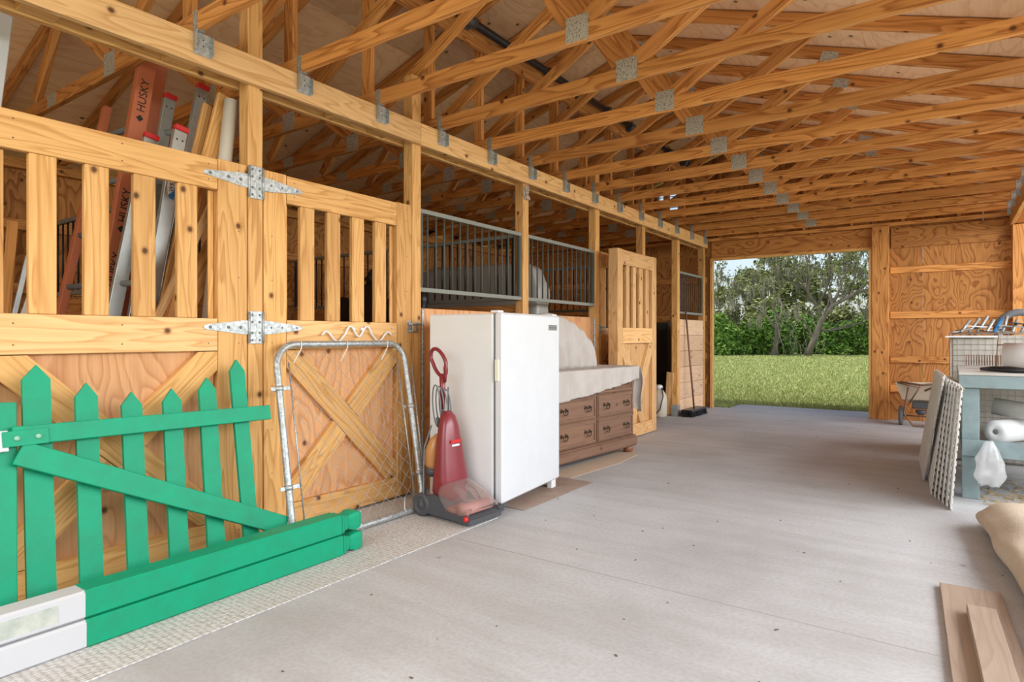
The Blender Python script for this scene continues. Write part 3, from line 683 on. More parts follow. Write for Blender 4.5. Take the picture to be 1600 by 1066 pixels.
for i, (a, X, wd, th, mt, lb, zt) in enumerate([
    ((329, 140, 252, 494), -.30, .05, .03, 'pine', 'narrow pine board leaning beside the aluminium ladders', 2.45),
    ((352, 150, 268, 494), -.22, .09, .025, 'pine', 'wide yellow pine board leaning left of the white pipe', 2.50),
    ((340, 300, 246, 497), -.14, .04, .02, 'pinepale', 'thin pale board leaning at a steep angle behind the door slats', 1.9),
    ((322, 260, 262, 497), -.18, .035, .02, 'truss', 'thin dark strip of wood leaning among the boards', 2.0),
    ((338, 380, 280, 497), -.20, .11, .025, 'pine', 'broad orange board leaning low at the right of the ladder stall', 1.75)]):
    b, tp = lean(*a, X, X, zt); f = MB(); f.bar(b, tp, wd, th, up=(tp-b).cross(Vector((1, 0, 0)))); tag(f.build('leaning_board', M[mt]), lb, 'board')
b, tp = lean(362, 150, 327, 494, -.155, -.155, 2.46); f = MB(); f.tube([b, tp], .036, 16)
tag(f.build('plastic_pipe', M['pvc']), 'yellowed white plastic pipe leaning against the hinge post', 'pipe')
b, tp = lean(-4, 15, -24, 165, -.5, -.5, 2.66); f = MB(); f.bar(b, tp, .12, .02, up=(tp-b).cross(Vector((1, 0, 0))), ch=.004)
tag(f.build('white_panel', M['vinyl']), 'white strip panel leaning at the top left corner', 'panel')
for i, (a, X, lb) in enumerate([((20, 345, 8, 494), -1.2, 'dark plank leaning at the far left behind the slats'), ((44, 400, 22, 494), -1.0, 'grey pole leaning at the far left behind the slats'), ((50, 455, 36, 494), -.8, 'pale short pole leaning low behind the first slat')]):
    b, tp = lean(*a, X, X); f = MB(); f.bar(b, tp, .05 if i == 0 else .025, .02, up=(tp-b).cross(Vector((1, 0, 0)))); tag(f.build('leaning_board', M[('truss', 'alu', 'pvc')[i]]), lb, 'board')
# ================================================================ STALL 2 and 3 contents
t = thing('headboard', 'black carved headboard standing in the stall behind the second door', 'headboard', (-1.4, 4.2, 0))
prof = []
hw_ = .62
for i in range(41):
    s_ = i/40*2-1; a = abs(s_)
    z = 1.40+.16*math.cos(a*math.pi/2)+.05*math.cos(a*9) + (.05 if a < .16 else 0)
    prof.append((s_*hw_, z))
f = MB(); f.prism([(-hw_, .0)]+prof+[(hw_, .0)], (-1.45, 4.2, 0), (1, 0, 0), (0, 0, 1), .05); f.build('panel', M['blackwood'], t)
for sg in (-1, 1):
    f = MB(); f.lathe([(.04, 0), (.04, 1.3), (.055, 1.33), (.03, 1.38), (.06, 1.45), (.05, 1.52), (.012, 1.56), (.02, 1.60), (.002, 1.63)], (-1.45+sg*(hw_+.03), 4.2, 0)); f.build('post', M['blackwood'], t)
    pts = [(-1.45+sg*(.04+.10*math.sin(k_/12*3.1)), 4.18, 1.58+.14*k_/12) for k_ in range(13)]
    f = MB(); f.tube(pts, [.03-.0015*k_ for k_ in range(13)], 8); f.build('scroll_crest', M['blackwood'], t)
f = MB(); f.lathe([(.01, 0), (.05, .03), (.06, .08), (.035, .13), (.005, .17)], (-1.45, 4.18, 1.62)); f.build('finial', M['blackwood'], t)
# wrapped mattress: rounded slab with wrinkled plastic
def blob_slab(c, size, e, amp, fs, name, mat, seed, nu=60, nv=40, solid=0, parent=None):
    cx, cy, cz = c; hx, hy, hz = size
    def sp(v, p): return math.copysign(abs(v)**p, v)
    vs = []
    for i in range(nv+1):
        ph = -math.pi/2+math.pi*i/nv
        for j in range(nu):
            th = 2*math.pi*j/nu
            x = sp(math.cos(ph), e)*sp(math.cos(th), e); y = sp(math.cos(ph), e)*sp(math.sin(th), e); z = sp(math.sin(ph), e)
            n_ = noise.noise(Vector((x*fs*hx*3+seed, y*fs*hy*3, z*fs*hz*3)))
            k_ = 1+amp*n_
            vs.append(Vector((cx+x*hx*k_, cy+y*hy*k_, max(cz+z*hz*k_, cz-hz))))
    F = []
    for i in range(nv):
        for j in range(nu): F.append((i*nu+j, i*nu+(j+1) % nu, (i+1)*nu+(j+1) % nu, (i+1)*nu+j))
    f = MB(); f.raw(vs, F, None, None, 0, True); return f.build(name, mat, parent)
tag(blob_slab((-1.15, 5.35, .94), (.95, .15, .94), .25, .05, 1.6, 'wrapped_mattress', M['plastic'], 3), 'mattress wrapped in cloudy plastic standing in the stall behind the bars', 'mattress')
# ================================================================ GREEN PICKET GATE + VINYL POSTS
gx = .085
t = thing('picket_gate', 'green picket gate leaning against the left stall door', 'gate', (.2, 1.4, 0))
def gp(y, z):            # plane of the leaning gate (base stands further out)
    return Vector((.30-.20*z/1.0, y, z))
gn = Vector((1, 0, .2)).normalized()
pk = [(57, 570, 64, .097), (133, 598, 142, .085), (202, 612, 215, .085), (265, 607, 279, .085), (321, 590, 337, .085), (370, 562, 392, .08)]
for (u, v, ub, wd) in pk:
    a = at_x(u, v, .10); b = at_x(ub, 880, .27)
    top = Vector((.30-.2*a.z, a.y, a.z)); bot = gp(b.y, .05)
    dd = (top-bot).normalized(); yy = Vector((0, 1, 0)); yy = (yy-dd*yy.dot(dd)).normalized(); L = (top-bot).length; h = wd/2
    f = MB(); f.prism([(0, -h), (L-.06, -h), (L, 0), (L-.06, h), (0, h)], bot, dd, yy, .018); f.build('picket', M['green'], t)
    # the pale bevelled edge of the point
b_ = at_x(15, 632, .12)
f = MB(); f.bar(gp(b_.y-.06, .05)+gn*.0, gp(b_.y-.015, .87), .065, .03, up=(0, 1, 0)); f.build('end_stile', M['green'], t)
r0 = at_x(22, 688, .16); r1 = at_x(408, 651, .16)
f = MB(); f.bar(gp(.86, .735)+gn*.033, gp(1.975, .72)+gn*.033, .075, .03, up=(-.2, 0, 1)); f.build('rail', M['green'], t)
f = MB(); f.bar(gp(.875, .672)+gn*.034, gp(1.99, .13)+gn*.034, .095, .03, up=(-.2, 0, 1)); f.build('diagonal_brace', M['green'], t)
f = MB(); c0 = gp(.90, .725)+gn*.051
f.obox(c0, ((0, 1, 0), gn.cross(Vector((0, 1, 0))), gn), (.075, .03, .003), .001)
for dy in (-.03, .04): f.lathe([(.011, 0), (.009, .008), (.002, .011)], c0+Vector((0, dy, 0))+gn*.003, gn, 10, mi=1)
f.build('hinge_bracket', [M['green'], M['greenwear']], t)
f = MB(); f.obox(gp(.80, .72)+gn*.03, ((0, 1, 0), gn.cross(Vector((0, 1, 0))), gn), (.045, .04, .02), .002); f.build('hinge_clip', M['vinyl'], t)
def vpost(z0, x0, x1, lab, label_tape):
    t = thing('fence_post', lab, 'fence post', ((x0+x1)/2, 1.3, z0)); w_ = x1-x0; zc = z0+w_/2
    yj = floor_at(145, 1015).y
    f = MB(); f.box(x0, x1, .20, yj, z0, z0+w_, .008); f.build('white_sleeve', M['vinyl'], t)
    f = MB(); f.box(x0-.003, x1+.003, yj-.02, 2.12, z0+.0, z0+w_+.002, .008); f.box(x0+.004, x1-.004, 2.12, 2.14, z0+.004, z0+w_-.004, .004)
    f.box(x0+.012, x1-.012, 2.14, 2.165, z0+.012, z0+w_-.012, .004)
    f.build('green_shaft', M['green'], t)
    f = MB(); xc = (x0+x1)/2
    pr = [(.034, 2.165), (.040, 2.175), (.049, 2.20), (.048, 2.235), (.040, 2.252)]
    vs = []
    for r_, yv in pr:
        for q in range(20):
            a = 2*math.pi*q/20+math.pi/4; ca_, sa_ = math.cos(a), math.sin(a); k_ = min(1/max(abs(ca_), abs(sa_)), 1.32)
            vs.append(Vector((xc+ca_*r_*k_*.98, yv, max(zc+sa_*r_*k_*.98, z0))))
    F = [(i*20+j, (i+1)*20+j, (i+1)*20+(j+1) % 20, i*20+(j+1) % 20) for i in range(len(pr)-1) for j in range(20)]+[tuple(range(20)), tuple((len(pr)-1)*20+j for j in range(20))[::-1]]
    f.raw(vs, F, None, None, 0, False); f.build('post_cap', M['green'], t)
    if label_tape:
        f = MB(); f.box(x1, x1+.002, .45, .87, z0+.018, z0+w_-.022, 0); f.build('tape_patch', M['sticker'], t)
vpost(.006, .515, .615, 'lower green and white fence post lying on the carpet', False)
vpost(.110, .505, .605, 'upper green and white fence post, taped, lying on top of the other', True)
# carpet runner
f = MB(); f.box(.02, .86, YB+.1, 3.12, .001, .007, .002); tag(f.build('carpet_runner', M['runner']), 'pale ribbed carpet strip on the concrete along the stall doors', 'carpet')
# ================================================================ CHAIN LINK GATE
t = thing('chain_link_gate', 'galvanised chain-link gate leaning on the second stall door', 'gate', (.25, 2.55, 0))
def cg(a, b):           # a 0..1 along, b 0..1 up
    W_, Hh = .99, 1.075
    base = Vector((.37, 2.0+a*W_*.985, .03)); top = Vector((.075, 2.085+a*W_, 1.085)); return base+(top-base)*b
def rounded(n=8, ra=.13, rb=.12):
    pts = []
    for (cx_, cy_, a0) in ((1-ra, rb, -90), (1-ra, 1-rb, 0), (ra, 1-rb, 90), (ra, rb, 180)):
        for i in range(n+1):
            a = R(a0+90*i/n); pts.append(cg(cx_+ra*math.cos(a), cy_+rb*math.sin(a)))
    return pts
f = MB(); f.tube(rounded(), .019, 14, closed=True); f.build('frame_tube', M['galv'], t)
cn = (cg(1, 0)-cg(0, 0)).cross(cg(0, 1)-cg(0, 0)).normalized()
f = MB(); NC = 17; hh_ = 21
for k_ in range(NC):         # interlocking zigzag wires form the diamonds
    pts = []
    for j in range(hh_+1):
        a = (k_+((j+k_) % 2))/NC*.86+.07; b = .03+.93*j/hh_-.012*math.sin(a*3.1)
        pts.append(cg(a, b)+cn*(.004 if j % 2 else -.004))
    f.tube(pts, .0015, 5, cap=False)
f.build('chain_link_mesh', plain('dull_wire', (.30, .30, .29), .5, .5), t)
for a in (.075, .925):
    f = MB(); f.tube([cg(a, .08)+cn*.004, cg(a, .9)+cn*.004], .0045, 6); f.build('tension_bar', M['galv'], t)
for (a, b) in ((0.0, .77), (0, .28), (1, .60), (1, .2)):
    f = MB(); c = cg(a, b); up_ = (cg(a, 1)-cg(a, 0)).normalized(); f.lathe([(.024, -.014), (.024, .014)], c, up_, 14)
    f.bar(c-Vector((0, .05, 0)), c+Vector((0, .07 if a == 0 else -.07, 0)), .022, .006, up=up_); f.build('clamp', M['galv'], t)
for a in (.16, .5, .84):
    f = MB(); c = cg(a, 1.0); f.tube([c+cn*.02+Vector((0, 0, .012)), c+cn*.024, c+cn*.022-Vector((0, 0, .03)), cg(a-.05, .90)], .0028, 6); f.build('tie_wire', M['whitelabel'], t)
for a in (.45, .82):
    f = MB(); c = cg(a, 0.0); f.tube([c+cn*.02, c+cn*.0+Vector((0, 0, .024)), cg(a+.02, .08)], .0028, 6); f.build('tie_wire', M['whitelabel'], t)
f = MB(); p0 = cg(1.06, .86); p1 = cg(1.03, .0); f.tube([p0, p1+Vector((0, 0, -.015))], .006, 8); f.build('drop_rod', M['galv'], t)
# ================================================================ FREEZER
fz = thing('upright_freezer', 'white upright freezer standing against the stall wall', 'freezer', (.84, 3.20, 0), R(6))
# local: x<0 goes towards wall, y along the aisle; front face at x=0
Wf, Df, Hf = .85, .58, 1.225; z0 = .055
def lb(x0, x1, y0, y1, z0, z1, n, m, ch=.006, par=fz):
    f = MB(); f.box(x0, x1, y0, y1, z0, z1, ch); return f.build(n, m, par, local=True)
lb(-Df, -.075, 0, Wf, z0, z0+Hf, 'cabinet', M['freezerside'], .01)
lb(-.075, -.062, .01, Wf-.01, z0+.01, z0+Hf-.01, 'gasket', M['mgrey'], .002)
dr = lb(-.062, 0, -.004, Wf+.004, z0+.01, z0+Hf+.004, 'door', M['freezer'], .012)
lb(-.052, -.024, -.018, -.004, z0+.79, z0+.93, 'handle', M['cream'], .005, dr)
f = MB(); f.box(0, .003, Wf-.19, Wf-.05, z0+Hf-.105, z0+Hf-.065, .001); f.box(.003, .004, Wf-.18, Wf-.06, z0+Hf-.09, z0+Hf-.08, 0, mi=1); f.build('badge', [M['badge'], M['mgrey']], dr, local=True)
lb(-.09, -.03, -.004, .06, z0+Hf+.004, z0+Hf+.018, 'top_hinge', M['white'], .003); lb(-.09, -.02, Wf-.07, Wf-.005, z0+Hf+.004, z0+Hf+.016, 'top_hinge', M['white'], .003)
lb(-.06, -.02, Wf-.09, Wf-.02, 0, z0+.01, 'foot', M['white'], .004); lb(-.10, -.04, .03, .09, 0, z0, 'foot', M['dgrey'], .004); lb(-Df+.02, -Df+.08, .03, .09, 0, z0, 'foot', M['dgrey'], .004); lb(-Df+.02, -Df+.08, Wf-.09, Wf-.03, 0, z0, 'foot', M['dgrey'], .004)
f = MB()
f.box(.2, .90, 3.35, 4.30, .002, .005, .001)
tag(f.build('cardboard_sheet', plain('stained_mat', (.30, .20, .15), .95, var=.5, col2=(.42, .36, .30))), 'brown stained sheet on the concrete under the freezer', 'mat')
# ================================================================ VACUUM (carpet cleaner)
vc = thing('carpet_cleaner', 'maroon upright carpet cleaner standing in front of the freezer side', 'vacuum cleaner', (.52, 3.0, .008), R(-3))
def loft(secs, name, mat, par, n=20, e=.75, sub=0):
    vs = []
    def sp(v, p): return math.copysign(abs(v)**p, v)
    for (x, z, rx, ry) in secs:
        for j in range(n):
            a = 2*math.pi*j/n; vs.append(Vector((x+sp(math.cos(a), e)*rx, sp(math.sin(a), e)*ry, z)))
    F = [(i*n+j, i*n+(j+1) % n, (i+1)*n+(j+1) % n, (i+1)*n+j) for i in range(len(secs)-1) for j in range(n)]
    F += [tuple(range(n))[::-1], tuple((len(secs)-1)*n+j for j in range(n))]
    f = MB(); f.raw(vs, F, None, None, 0, True); return f.build(name, mat, par, local=True, sub=sub)
loft([(.06, .09, .07, .10), (.06, .16, .085, .125), (.058, .24, .078, .12), (.05, .34, .066, .105), (.045, .46, .055, .09), (.04, .56, .045, .07), (.035, .62, .035, .05), (.03, .65, .018, .028)], 'body', M['maroon'], vc)
f = MB(); f.box(.098, .106, -.045, .045, .455, .475, .003); f.box(.100, .108, -.035, .03, .435, .448, .003, mi=1); f.build('label_strip', [M['red'], M['whitelabel']], vc, local=True)
loft([(-.055, .27, .04, .07), (-.06, .31, .055, .09), (-.055, .40, .055, .09), (-.04, .47, .04, .07), (-.03, .50, .02, .04)], 'solution_tank', M['amber'], vc)
loft([(-.055, .235, .045, .08), (-.055, .285, .056, .092)], 'tank_base', M['dgrey'], vc)
# head
f = MB()
f.prism([(-.05, .03), (.33, .015), (.345, .04), (.30, .055), (.16, .06), (.10, .14), (.05, .15), (-.05, .12)], (0, .145, 0), (1, 0, 0), (0, 0, 1), .29); f.build('base', M['dgrey'], vc, local=True)
f = MB(); f.box(.11, .31, -.12, .12, .06, .085, .01); f.tube([(.25, -.125, .085), (.25, .125, .085)], .03, 12); f.build('brush_housing', plain('pink_housing', (.42, .20, .17), .4), vc, local=True)
def hood(u_, v_):
    a = (v_*2-1)*math.pi/2; h_ = .035+.145*(1-u_**1.7)**.8; x = .085+.255*u_
    return Vector((x, .142*math.copysign(abs(math.sin(a))**.6, a), .055+h_*abs(math.cos(a))**.55))
f = MB(); f.grid(hood, 18, 26); f.build('clear_hood', M['clear'], vc, local=True, solid=.004)
f = MB(); f.tube([(.14, -.05, .19), (.20, -.05, .165), (.255, -.05, .10)], .02, 10); f.tube([(.14, .05, .19), (.20, .05, .165), (.255, .05, .10)], .02, 10); f.build('suction_duct', M['clear'], vc, local=True)
f = MB(); f.box(.30, .355, -.15, .15, .012, .042, .012); f.build('bumper', M['dgrey'], vc, local=True)
f = MB(); f.lathe([(.018, 0), (.016, .012), (.004, .018)], (.33, -.152, .05), (0, -1, 0), 12); f.build('button', M['red'], vc, local=True)
for sg in (-1, 1):
    f = MB(); f.lathe([(.0, -.018), (.06, -.018), (.072, -.012), (.072, .012), (.06, .018), (.045, .018), (.04, .012), (.02, .012), (.015, .02), (.0, .02)], (-.06, sg*.135, .072), (0, sg, 0), 28); f.build('wheel', M['dgrey'], vc, local=True)
# handle loop
hp = []
for i in range(28):
    a = 2*math.pi*i/28; rz = .088; ry = .055
    zz = .955+rz*math.cos(a); yy_ = 0; xx = -.045+ry*math.sin(a)*(1.0 if math.cos(a) < 0 else 1.15)-(.035*math.cos(a))
    hp.append((xx, 0, zz))
f = MB(); f.tube(hp, .0125, 10, closed=True); f.tube([(-.01, 0, .66), (-.012, 0, .78), (-.015, 0, .885)], [.016, .018, .02], 10); f.tube([(.012, 0, .93), (.012, 0, .83)], [.013, .008], 10); f.build('handle', M['maroon'], vc, local=True)
f = MB(); f.tube([(-.005, 0, .55), (-.008, 0, .70)], .012, 8); f.tube([(.022, .02, .62), (.018, .02, .80)], .005, 8); f.build('stem', M['mgrey'], vc, local=True)
for q in range(4):
    pts = []
    for i in range(24):
        a = 2*math.pi*i/24; pts.append((-.03+.012*q+.035*math.sin(a), -.035+.018*q-.012*math.cos(a), .68+(.135-.01*q)*math.cos(a)))
    f = MB(); f.tube(pts, .0045, 6, closed=True); f.build('cord_loop', M['mgrey'], vc, local=True)
f = MB(); f.tube([(-.05, -.06, .56), (-.075, -.10, .42), (-.07, -.11, .30), (-.05, -.13, .15), (-.05, -.15, .09)], .005, 6); f.build('hanging_cord', M['mgrey'], vc, local=True)
f = MB(); f.lathe([(.012, 0), (.012, .06), (.004, .065)], (-.01, -.03, .55), (0, -.3, 1), 8); f.build('cord_hook', M['dgrey'], vc, local=True)
# ================================================================ DRESSER with sheet
dsr = thing('dresser', 'dark wooden dresser of six drawers under a dusty sheet', 'dresser', (.505, 4.30, 0), R(-5))
# local: front at x=0, width along +y (0..1.40)
Wd_, Dd_, Hd_ = 1.40, .48, .83
def db(x0, x1, y0, y1, z0, z1, n, m=M['walnut'], ch=.004, par=dsr):
    f = MB(); f.box(x0, x1, y0, y1, z0, z1, ch); return f.build(n, m, par, local=True)
db(-Dd_, -.005, .02, Wd_-.02, .16, Hd_-.02, 'carcass')
db(-Dd_, .035, 0, Wd_, .07, .155, 'plinth', ch=.015); db(-Dd_, .02, .01, Wd_-.01, .155, .175, 'moulding', ch=.008)
db(-Dd_-.01, .02, 0, Wd_, Hd_-.02, Hd_, 'top', ch=.006)
rows = [(.185, .39), (.40, .60), (.61, .80)]
cols = [(.05, .685), (.715, Wd_-.05)]
for (y0, y1) in cols:
    for (a, b) in rows:
        dw_ = db(-.006, .006, y0, y1, a, b, 'drawer')
        f = MB(); f.box(.006, .014, y0+.012, y1-.012, a+.01, a+.028, .003); f.box(.006, .014, y0+.012, y1-.012, b-.028, b-.01, .003); f.box(.006, .014, y0+.012, y0+.03, a+.028, b-.028, .003); f.box(.006, .014, y1-.03, y1-.012, a+.028, b-.028, .003)
        f.build('frame_moulding', M['walnut'], dw_, local=True)
        for yy_ in (y0+(y1-y0)*.22, y0+(y1-y0)*.78):
            zc = (a+b)/2; f = MB()
            for sg in (-1, 1): f.lathe([(.017, 0), (.017, .003), (.006, .006), (.006, .02), (.010, .024), (.002, .03)], (.006, yy_+sg*.032, zc+.01), (1, 0, 0), 10)
            f.tube([(.028, yy_-.034, zc+.008), (.032, yy_-.026, zc-.018), (.034, yy_, zc-.028), (.032, yy_+.026, zc-.018), (.028, yy_+.034, zc+.008)], .0045, 8)
            f.build('drawer_pull', M['brass'], dw_, local=True)
for (x, y) in ((-.04, .06), (-.04, Wd_-.06), (-Dd_+.06, .06), (-Dd_+.06, Wd_-.06)):
    f = MB(); f.lathe([(.025, 0), (.045, .015), (.05, .04), (.04, .065), (.03, .072)], (x, y, 0), n=18); f.build('bun_foot', plain('bun_foot', (.27, .10, .05), .4), dsr, local=True)
# sheet over the dresser
def sheetfn(u_, v_):
    y = -.03+(Wd_+.05)*v_
    drop = (.235+.03*math.sin(v_*2.3+1)-.11*v_)+.003*math.sin(v_*19)
    top = Dd_+.03; tot = top+drop; s_ = u_*tot
    if s_ < top: x = -Dd_+s_+.0; z = Hd_+.012+.004*noise.noise(Vector((x*9, y*7, 0)))+(.006 if s_ < .03 else 0)
    else:
        q = s_-top; x = .035+.008*math.sin(y*31+2*math.sin(y*7))*min(1, q/.15)+.004*math.sin(y*67)*min(1, q/.2)+.006; z = Hd_+.010-q
    return Vector((x, y, z))
cl = thing('dust_sheet', 'dusty off-white sheet draped over the dresser top and front', 'sheet', (.505, 4.30, 0), R(-5))
f = MB(); f.grid(sheetfn, 60, 130); f.build('main_drape', M['cloth'], cl, local=True, solid=.003)
def sidefn(u_, v_):      # v across depth from front to back, u down
    xw = .05-v_*.30; L = .44*(1-.55*v_)+.02*math.sin(v_*9)
    q = u_*L; return Vector((xw+.012*math.sin(q*14)+.01*math.sin(v_*20+q*6), Wd_+.028+.018*math.sin(v_*17)*min(1, q/.1)+.03*q, Hd_+.002-q))
f = MB(); f.grid(sidefn, 30, 40); f.build('side_drape', M['cloth'], cl, local=True, solid=.003)
# covered mound behind / on the dresser
def mound(u_, v_):
    th = u_*2*math.pi; ph = v_*math.pi/2
    r_ = math.cos(ph)**.55 if v_ < 1 else 0
    y = .60*r_*math.cos(th); x = .125*r_*math.sin(th)
    prof = 1.0 if y < -.2 else 1-.45*min(1, max(0, (y+.2)/.75))**1.4
    zt = .50*prof*math.sin(ph)**.8
    fold = .022*math.sin(y*44+1.5*math.sin(zt*3))*(r_)+.008*math.sin(y*83+zt*4)+.004*noise.noise(Vector((y*20, zt*14, 1)))
    return Vector((x+fold, y+.003*math.sin(zt*22), zt))
t = thing('covered_mirror', 'tall lump under a dusty sheet standing on the back of the dresser', 'covered object', (.245, 4.88, .842), R(-5))
f = MB(); f.grid(mound, 120, 40); f.build('sheet', M['cloth'], t, local=True, solid=.003)
f = MB(); f.prism([(-.5, 0), (.5, 0), (.46, .16), (.1, .38), (-.2, .44), (-.5, .43)], (0, 0, .003), (0, 1, 0), (0, 0, 1), .03); f.build('covered_frame', M['walnut'], t, local=True)
f = MB(); f.prism([(0, 0), (.24, .04), (.30, .8), (.27, 1.25), (.16, 1.45), (.05, 1.4)], (.45, 4.30, .001), (1, 0, 0), (0, 1, 0), .003)
tag(f.build('cardboard_sheet', M['card']), 'torn tan cardboard lying under the front of the dresser', 'cardboard')
# ================================================================ BROOM, SPRAYER, BOARDS AT BACK LEFT
t = thing('push_broom', 'push broom with black bristles leaning on the pale planks', 'broom', (.15, 8.95, 0))
f = MB(); f.tube([(.14, 8.86, .07), (.02, 8.84, 1.50)], .013, 10); f.build('handle', M['rust'], t)
f = MB(); f.box(.06, .22, 8.54, 9.16, .065, .10, .01); f.build('block', M['black'], t)
f = MB()
for i in range(700):
    x = random.uniform(.06, .22); y = random.uniform(8.53, 9.17); f.bar((x, y, .07), (x+random.uniform(-.03, .03), y+random.uniform(-.03, .03), .003), .006, .006, up=(1, 0, 0), ch=0)
f.build('bristles', M['bristle'], t)['kind'] = 'stuff'
t = thing('garden_sprayer', 'tan plastic jug sprayer on the floor of the open stall', 'sprayer', (-.2, 8.38, 0))
f = MB(); f.lathe([(.09, 0), (.11, .02), (.115, .2), (.105, .3), (.06, .37), (.045, .39)], (-.2, 8.38, 0)); f.build('tank', M['jug'], t)
f = MB(); f.lathe([(.05, .39), (.052, .43), (.03, .45)], (-.2, 8.38, 0)); f.build('cap', M['white'], t)
f = MB(); f.tube([(-.15, 8.36, .41), (-.10, 8.28, .30), (-.13, 8.24, .12), (-.2, 8.22, .03), (-.32, 8.25, .05)], .008, 8); f.build('hose', M['black'], t)
f = MB(); f.bar((-.16, 8.62, .01), (-.10, 8.55, .62), .10, .02, up=(1, 0, 0)); tag(f.build('leaning_board', M['pinepale']), 'short pale board leaning behind the sprayer', 'board')
# ================================================================ RIGHT SIDE
# spreader
t = thing('seed_spreader', 'tan walk-behind seed spreader parked at the far wall', 'spreader', (2.86, 9.40, 0))
sx, sy = 2.86, 9.42
f = MB()
def rect(w1, d1, z): return [Vector((sx-w1, sy-d1, z)), Vector((sx+w1, sy-d1, z)), Vector((sx+w1, sy+d1, z)), Vector((sx-w1, sy+d1, z))]
vs = rect(.27, .17, .54)+rect(.20, .12, .34)+rect(.08, .06, .30)
F = [(i+4*k_, (i+1) % 4+4*k_, (i+1) % 4+4*k_+4, i+4*k_+4) for k_ in range(2) for i in range(4)]+[(8, 9, 10, 11)]
f.raw(vs, F); f.build('hopper', M['tan'], t, solid=.008)
f = MB(); f.tube([(sx-.22, sy-.19, .56), (sx, sy-.19, .53), (sx+.22, sy-.19, .56)], .012, 8); f.tube([(sx-.25, sy-.19, .555), (sx-.02, sy-.22, .50)], .012, 8); f.tube([(sx+.22, sy-.19, .56), (sx+.04, sy-.22, .46)], .012, 8)
f.tube([(sx-.13, sy-.20, .50), (sx-.18, sy-.16, .16), (sx-.08, sy-.22, .02), (sx+.08, sy-.22, .02), (sx+.2, sy-.16, .2), (sx+.13, sy-.20, .52)], .011, 8)
f.tube([(sx-.2, sy, .12), (sx+.2, sy, .12)], .008, 8); f.tube([(sx+.0, sy-.2, .52), (sx-.12, sy-.17, .30)], .009, 8); f.build('frame', M['rust'], t)
f = MB(); f.box(sx-.09, sx+.1, sy-.19, sy-.06, .23, .31, .01); f.lathe([(.03, 0), (.06, .03), (.06, .06)], (sx, sy-.12, .15)); f.build('gearbox', M['dgrey'], t)
for sg in (-1, 1):
    f = MB(); f.lathe([(.0, -.025), (.09, -.025), (.12, -.02), (.12, .02), (.09, .025), (0, .025)], (sx+sg*.22, sy, .12), (1, 0, 0), 24); f.build('wheel', M['mgrey'], t)
# bench
bx0, bx1, by0, by1, bz = 3.225, 4.35, 5.36, 6.80, .88
t = thing('workbench', 'pale blue painted workbench with a worn top at the right edge', 'workbench', ((bx0+bx1)/2, (by0+by1)/2, 0))
def bb(x0, x1, y0, y1, z0, z1, n, m, ch=.004):
    f = MB(); f.box(x0, x1, y0, y1, z0, z1, ch); return f.build(n, m, t)
bb(bx0-.02, bx1, by0-.015, by1, bz-.018, bz, 'top', M['bench'])
bb(bx0-.018, bx0+.02, by0+.025, by1-.02, bz-.125, bz-.019, 'apron', M['greenwood']); bb(bx0-.018, bx1, by0-.013, by0+.024, bz-.105, bz-.019, 'apron', M['bluewood'])
for (x, y) in ((bx0+.0, by0+.03), (bx1-.1, by0+.03), (bx0+.025, by1-.13), (bx1-.1, by1-.13)):
    bb(x, x+.10, y, y+.09, 0, bz-.106, 'leg', M['bluewood'])
bb(bx0-.0, bx1, by0+.0, by0+.028, .30, .415, 'shelf_rail', M['bluewood']); bb(bx0+.0, bx0+.03, by0+.13, by1-.14, .30, .41, 'shelf_rail', M['bluewood'])
bb(bx0+.03, bx1-.1, by0+.13, by1-.14, .36, .38, 'shelf', M['bench'])
# lattice panels leaning on the bench side
def lattice(base0, base1, up0, label, st=.05, sw_=.027):
    base0, base1, up0 = Vector(base0), Vector(base1), Vector(up0)
    t = thing('lattice_panel', label, 'lattice panel', ((base0.x+base1.x)/2, (base0.y+base1.y)/2, 0), 0, 'white lattice panels leaning on the bench')
    du = base1-base0; dv = up0-base0; n = du.cross(dv).normalized()
    def P(a, b): return base0+du*a+dv*b
    L = du.length; Hh = dv.length; f = MB(); na = int(L/st)+1; nb = int(Hh/st)+1
    for i in range(na+1):
        a = min(1, i*st/L); f.bar(P(a, 0)+n*.004, P(a, 1)+n*.004, sw_, .006, up=du.normalized(), ch=0)
    for j in range(nb+1):
        b = min(1, j*st/Hh); f.bar(P(0, b)-n*.003, P(1, b)-n*.003, sw_, .006, up=dv.normalized(), ch=0)
    f.build('lattice', M['white2'], t)
M['white2'] = plain('grubby_white_lattice', (.74, .73, .70), .5, var=.5, vscale=9, col2=(.46, .40, .32))
lattice((2.93, 6.75, .02), (2.99, 5.85, .02), (3.065, 5.95, .86), 'white lattice panel spread out at the front of the stack leaning on the bench')
for i in range(6):
    q = i/5
    lattice((3.02+.11*q, 6.0, .012), (3.05+.115*q, 5.35-.40*q, .012), (3.115+.07*q, 5.92, .82-.03*q), 'white lattice panel in the leaning stack, %s behind the front one' % ordn[i])
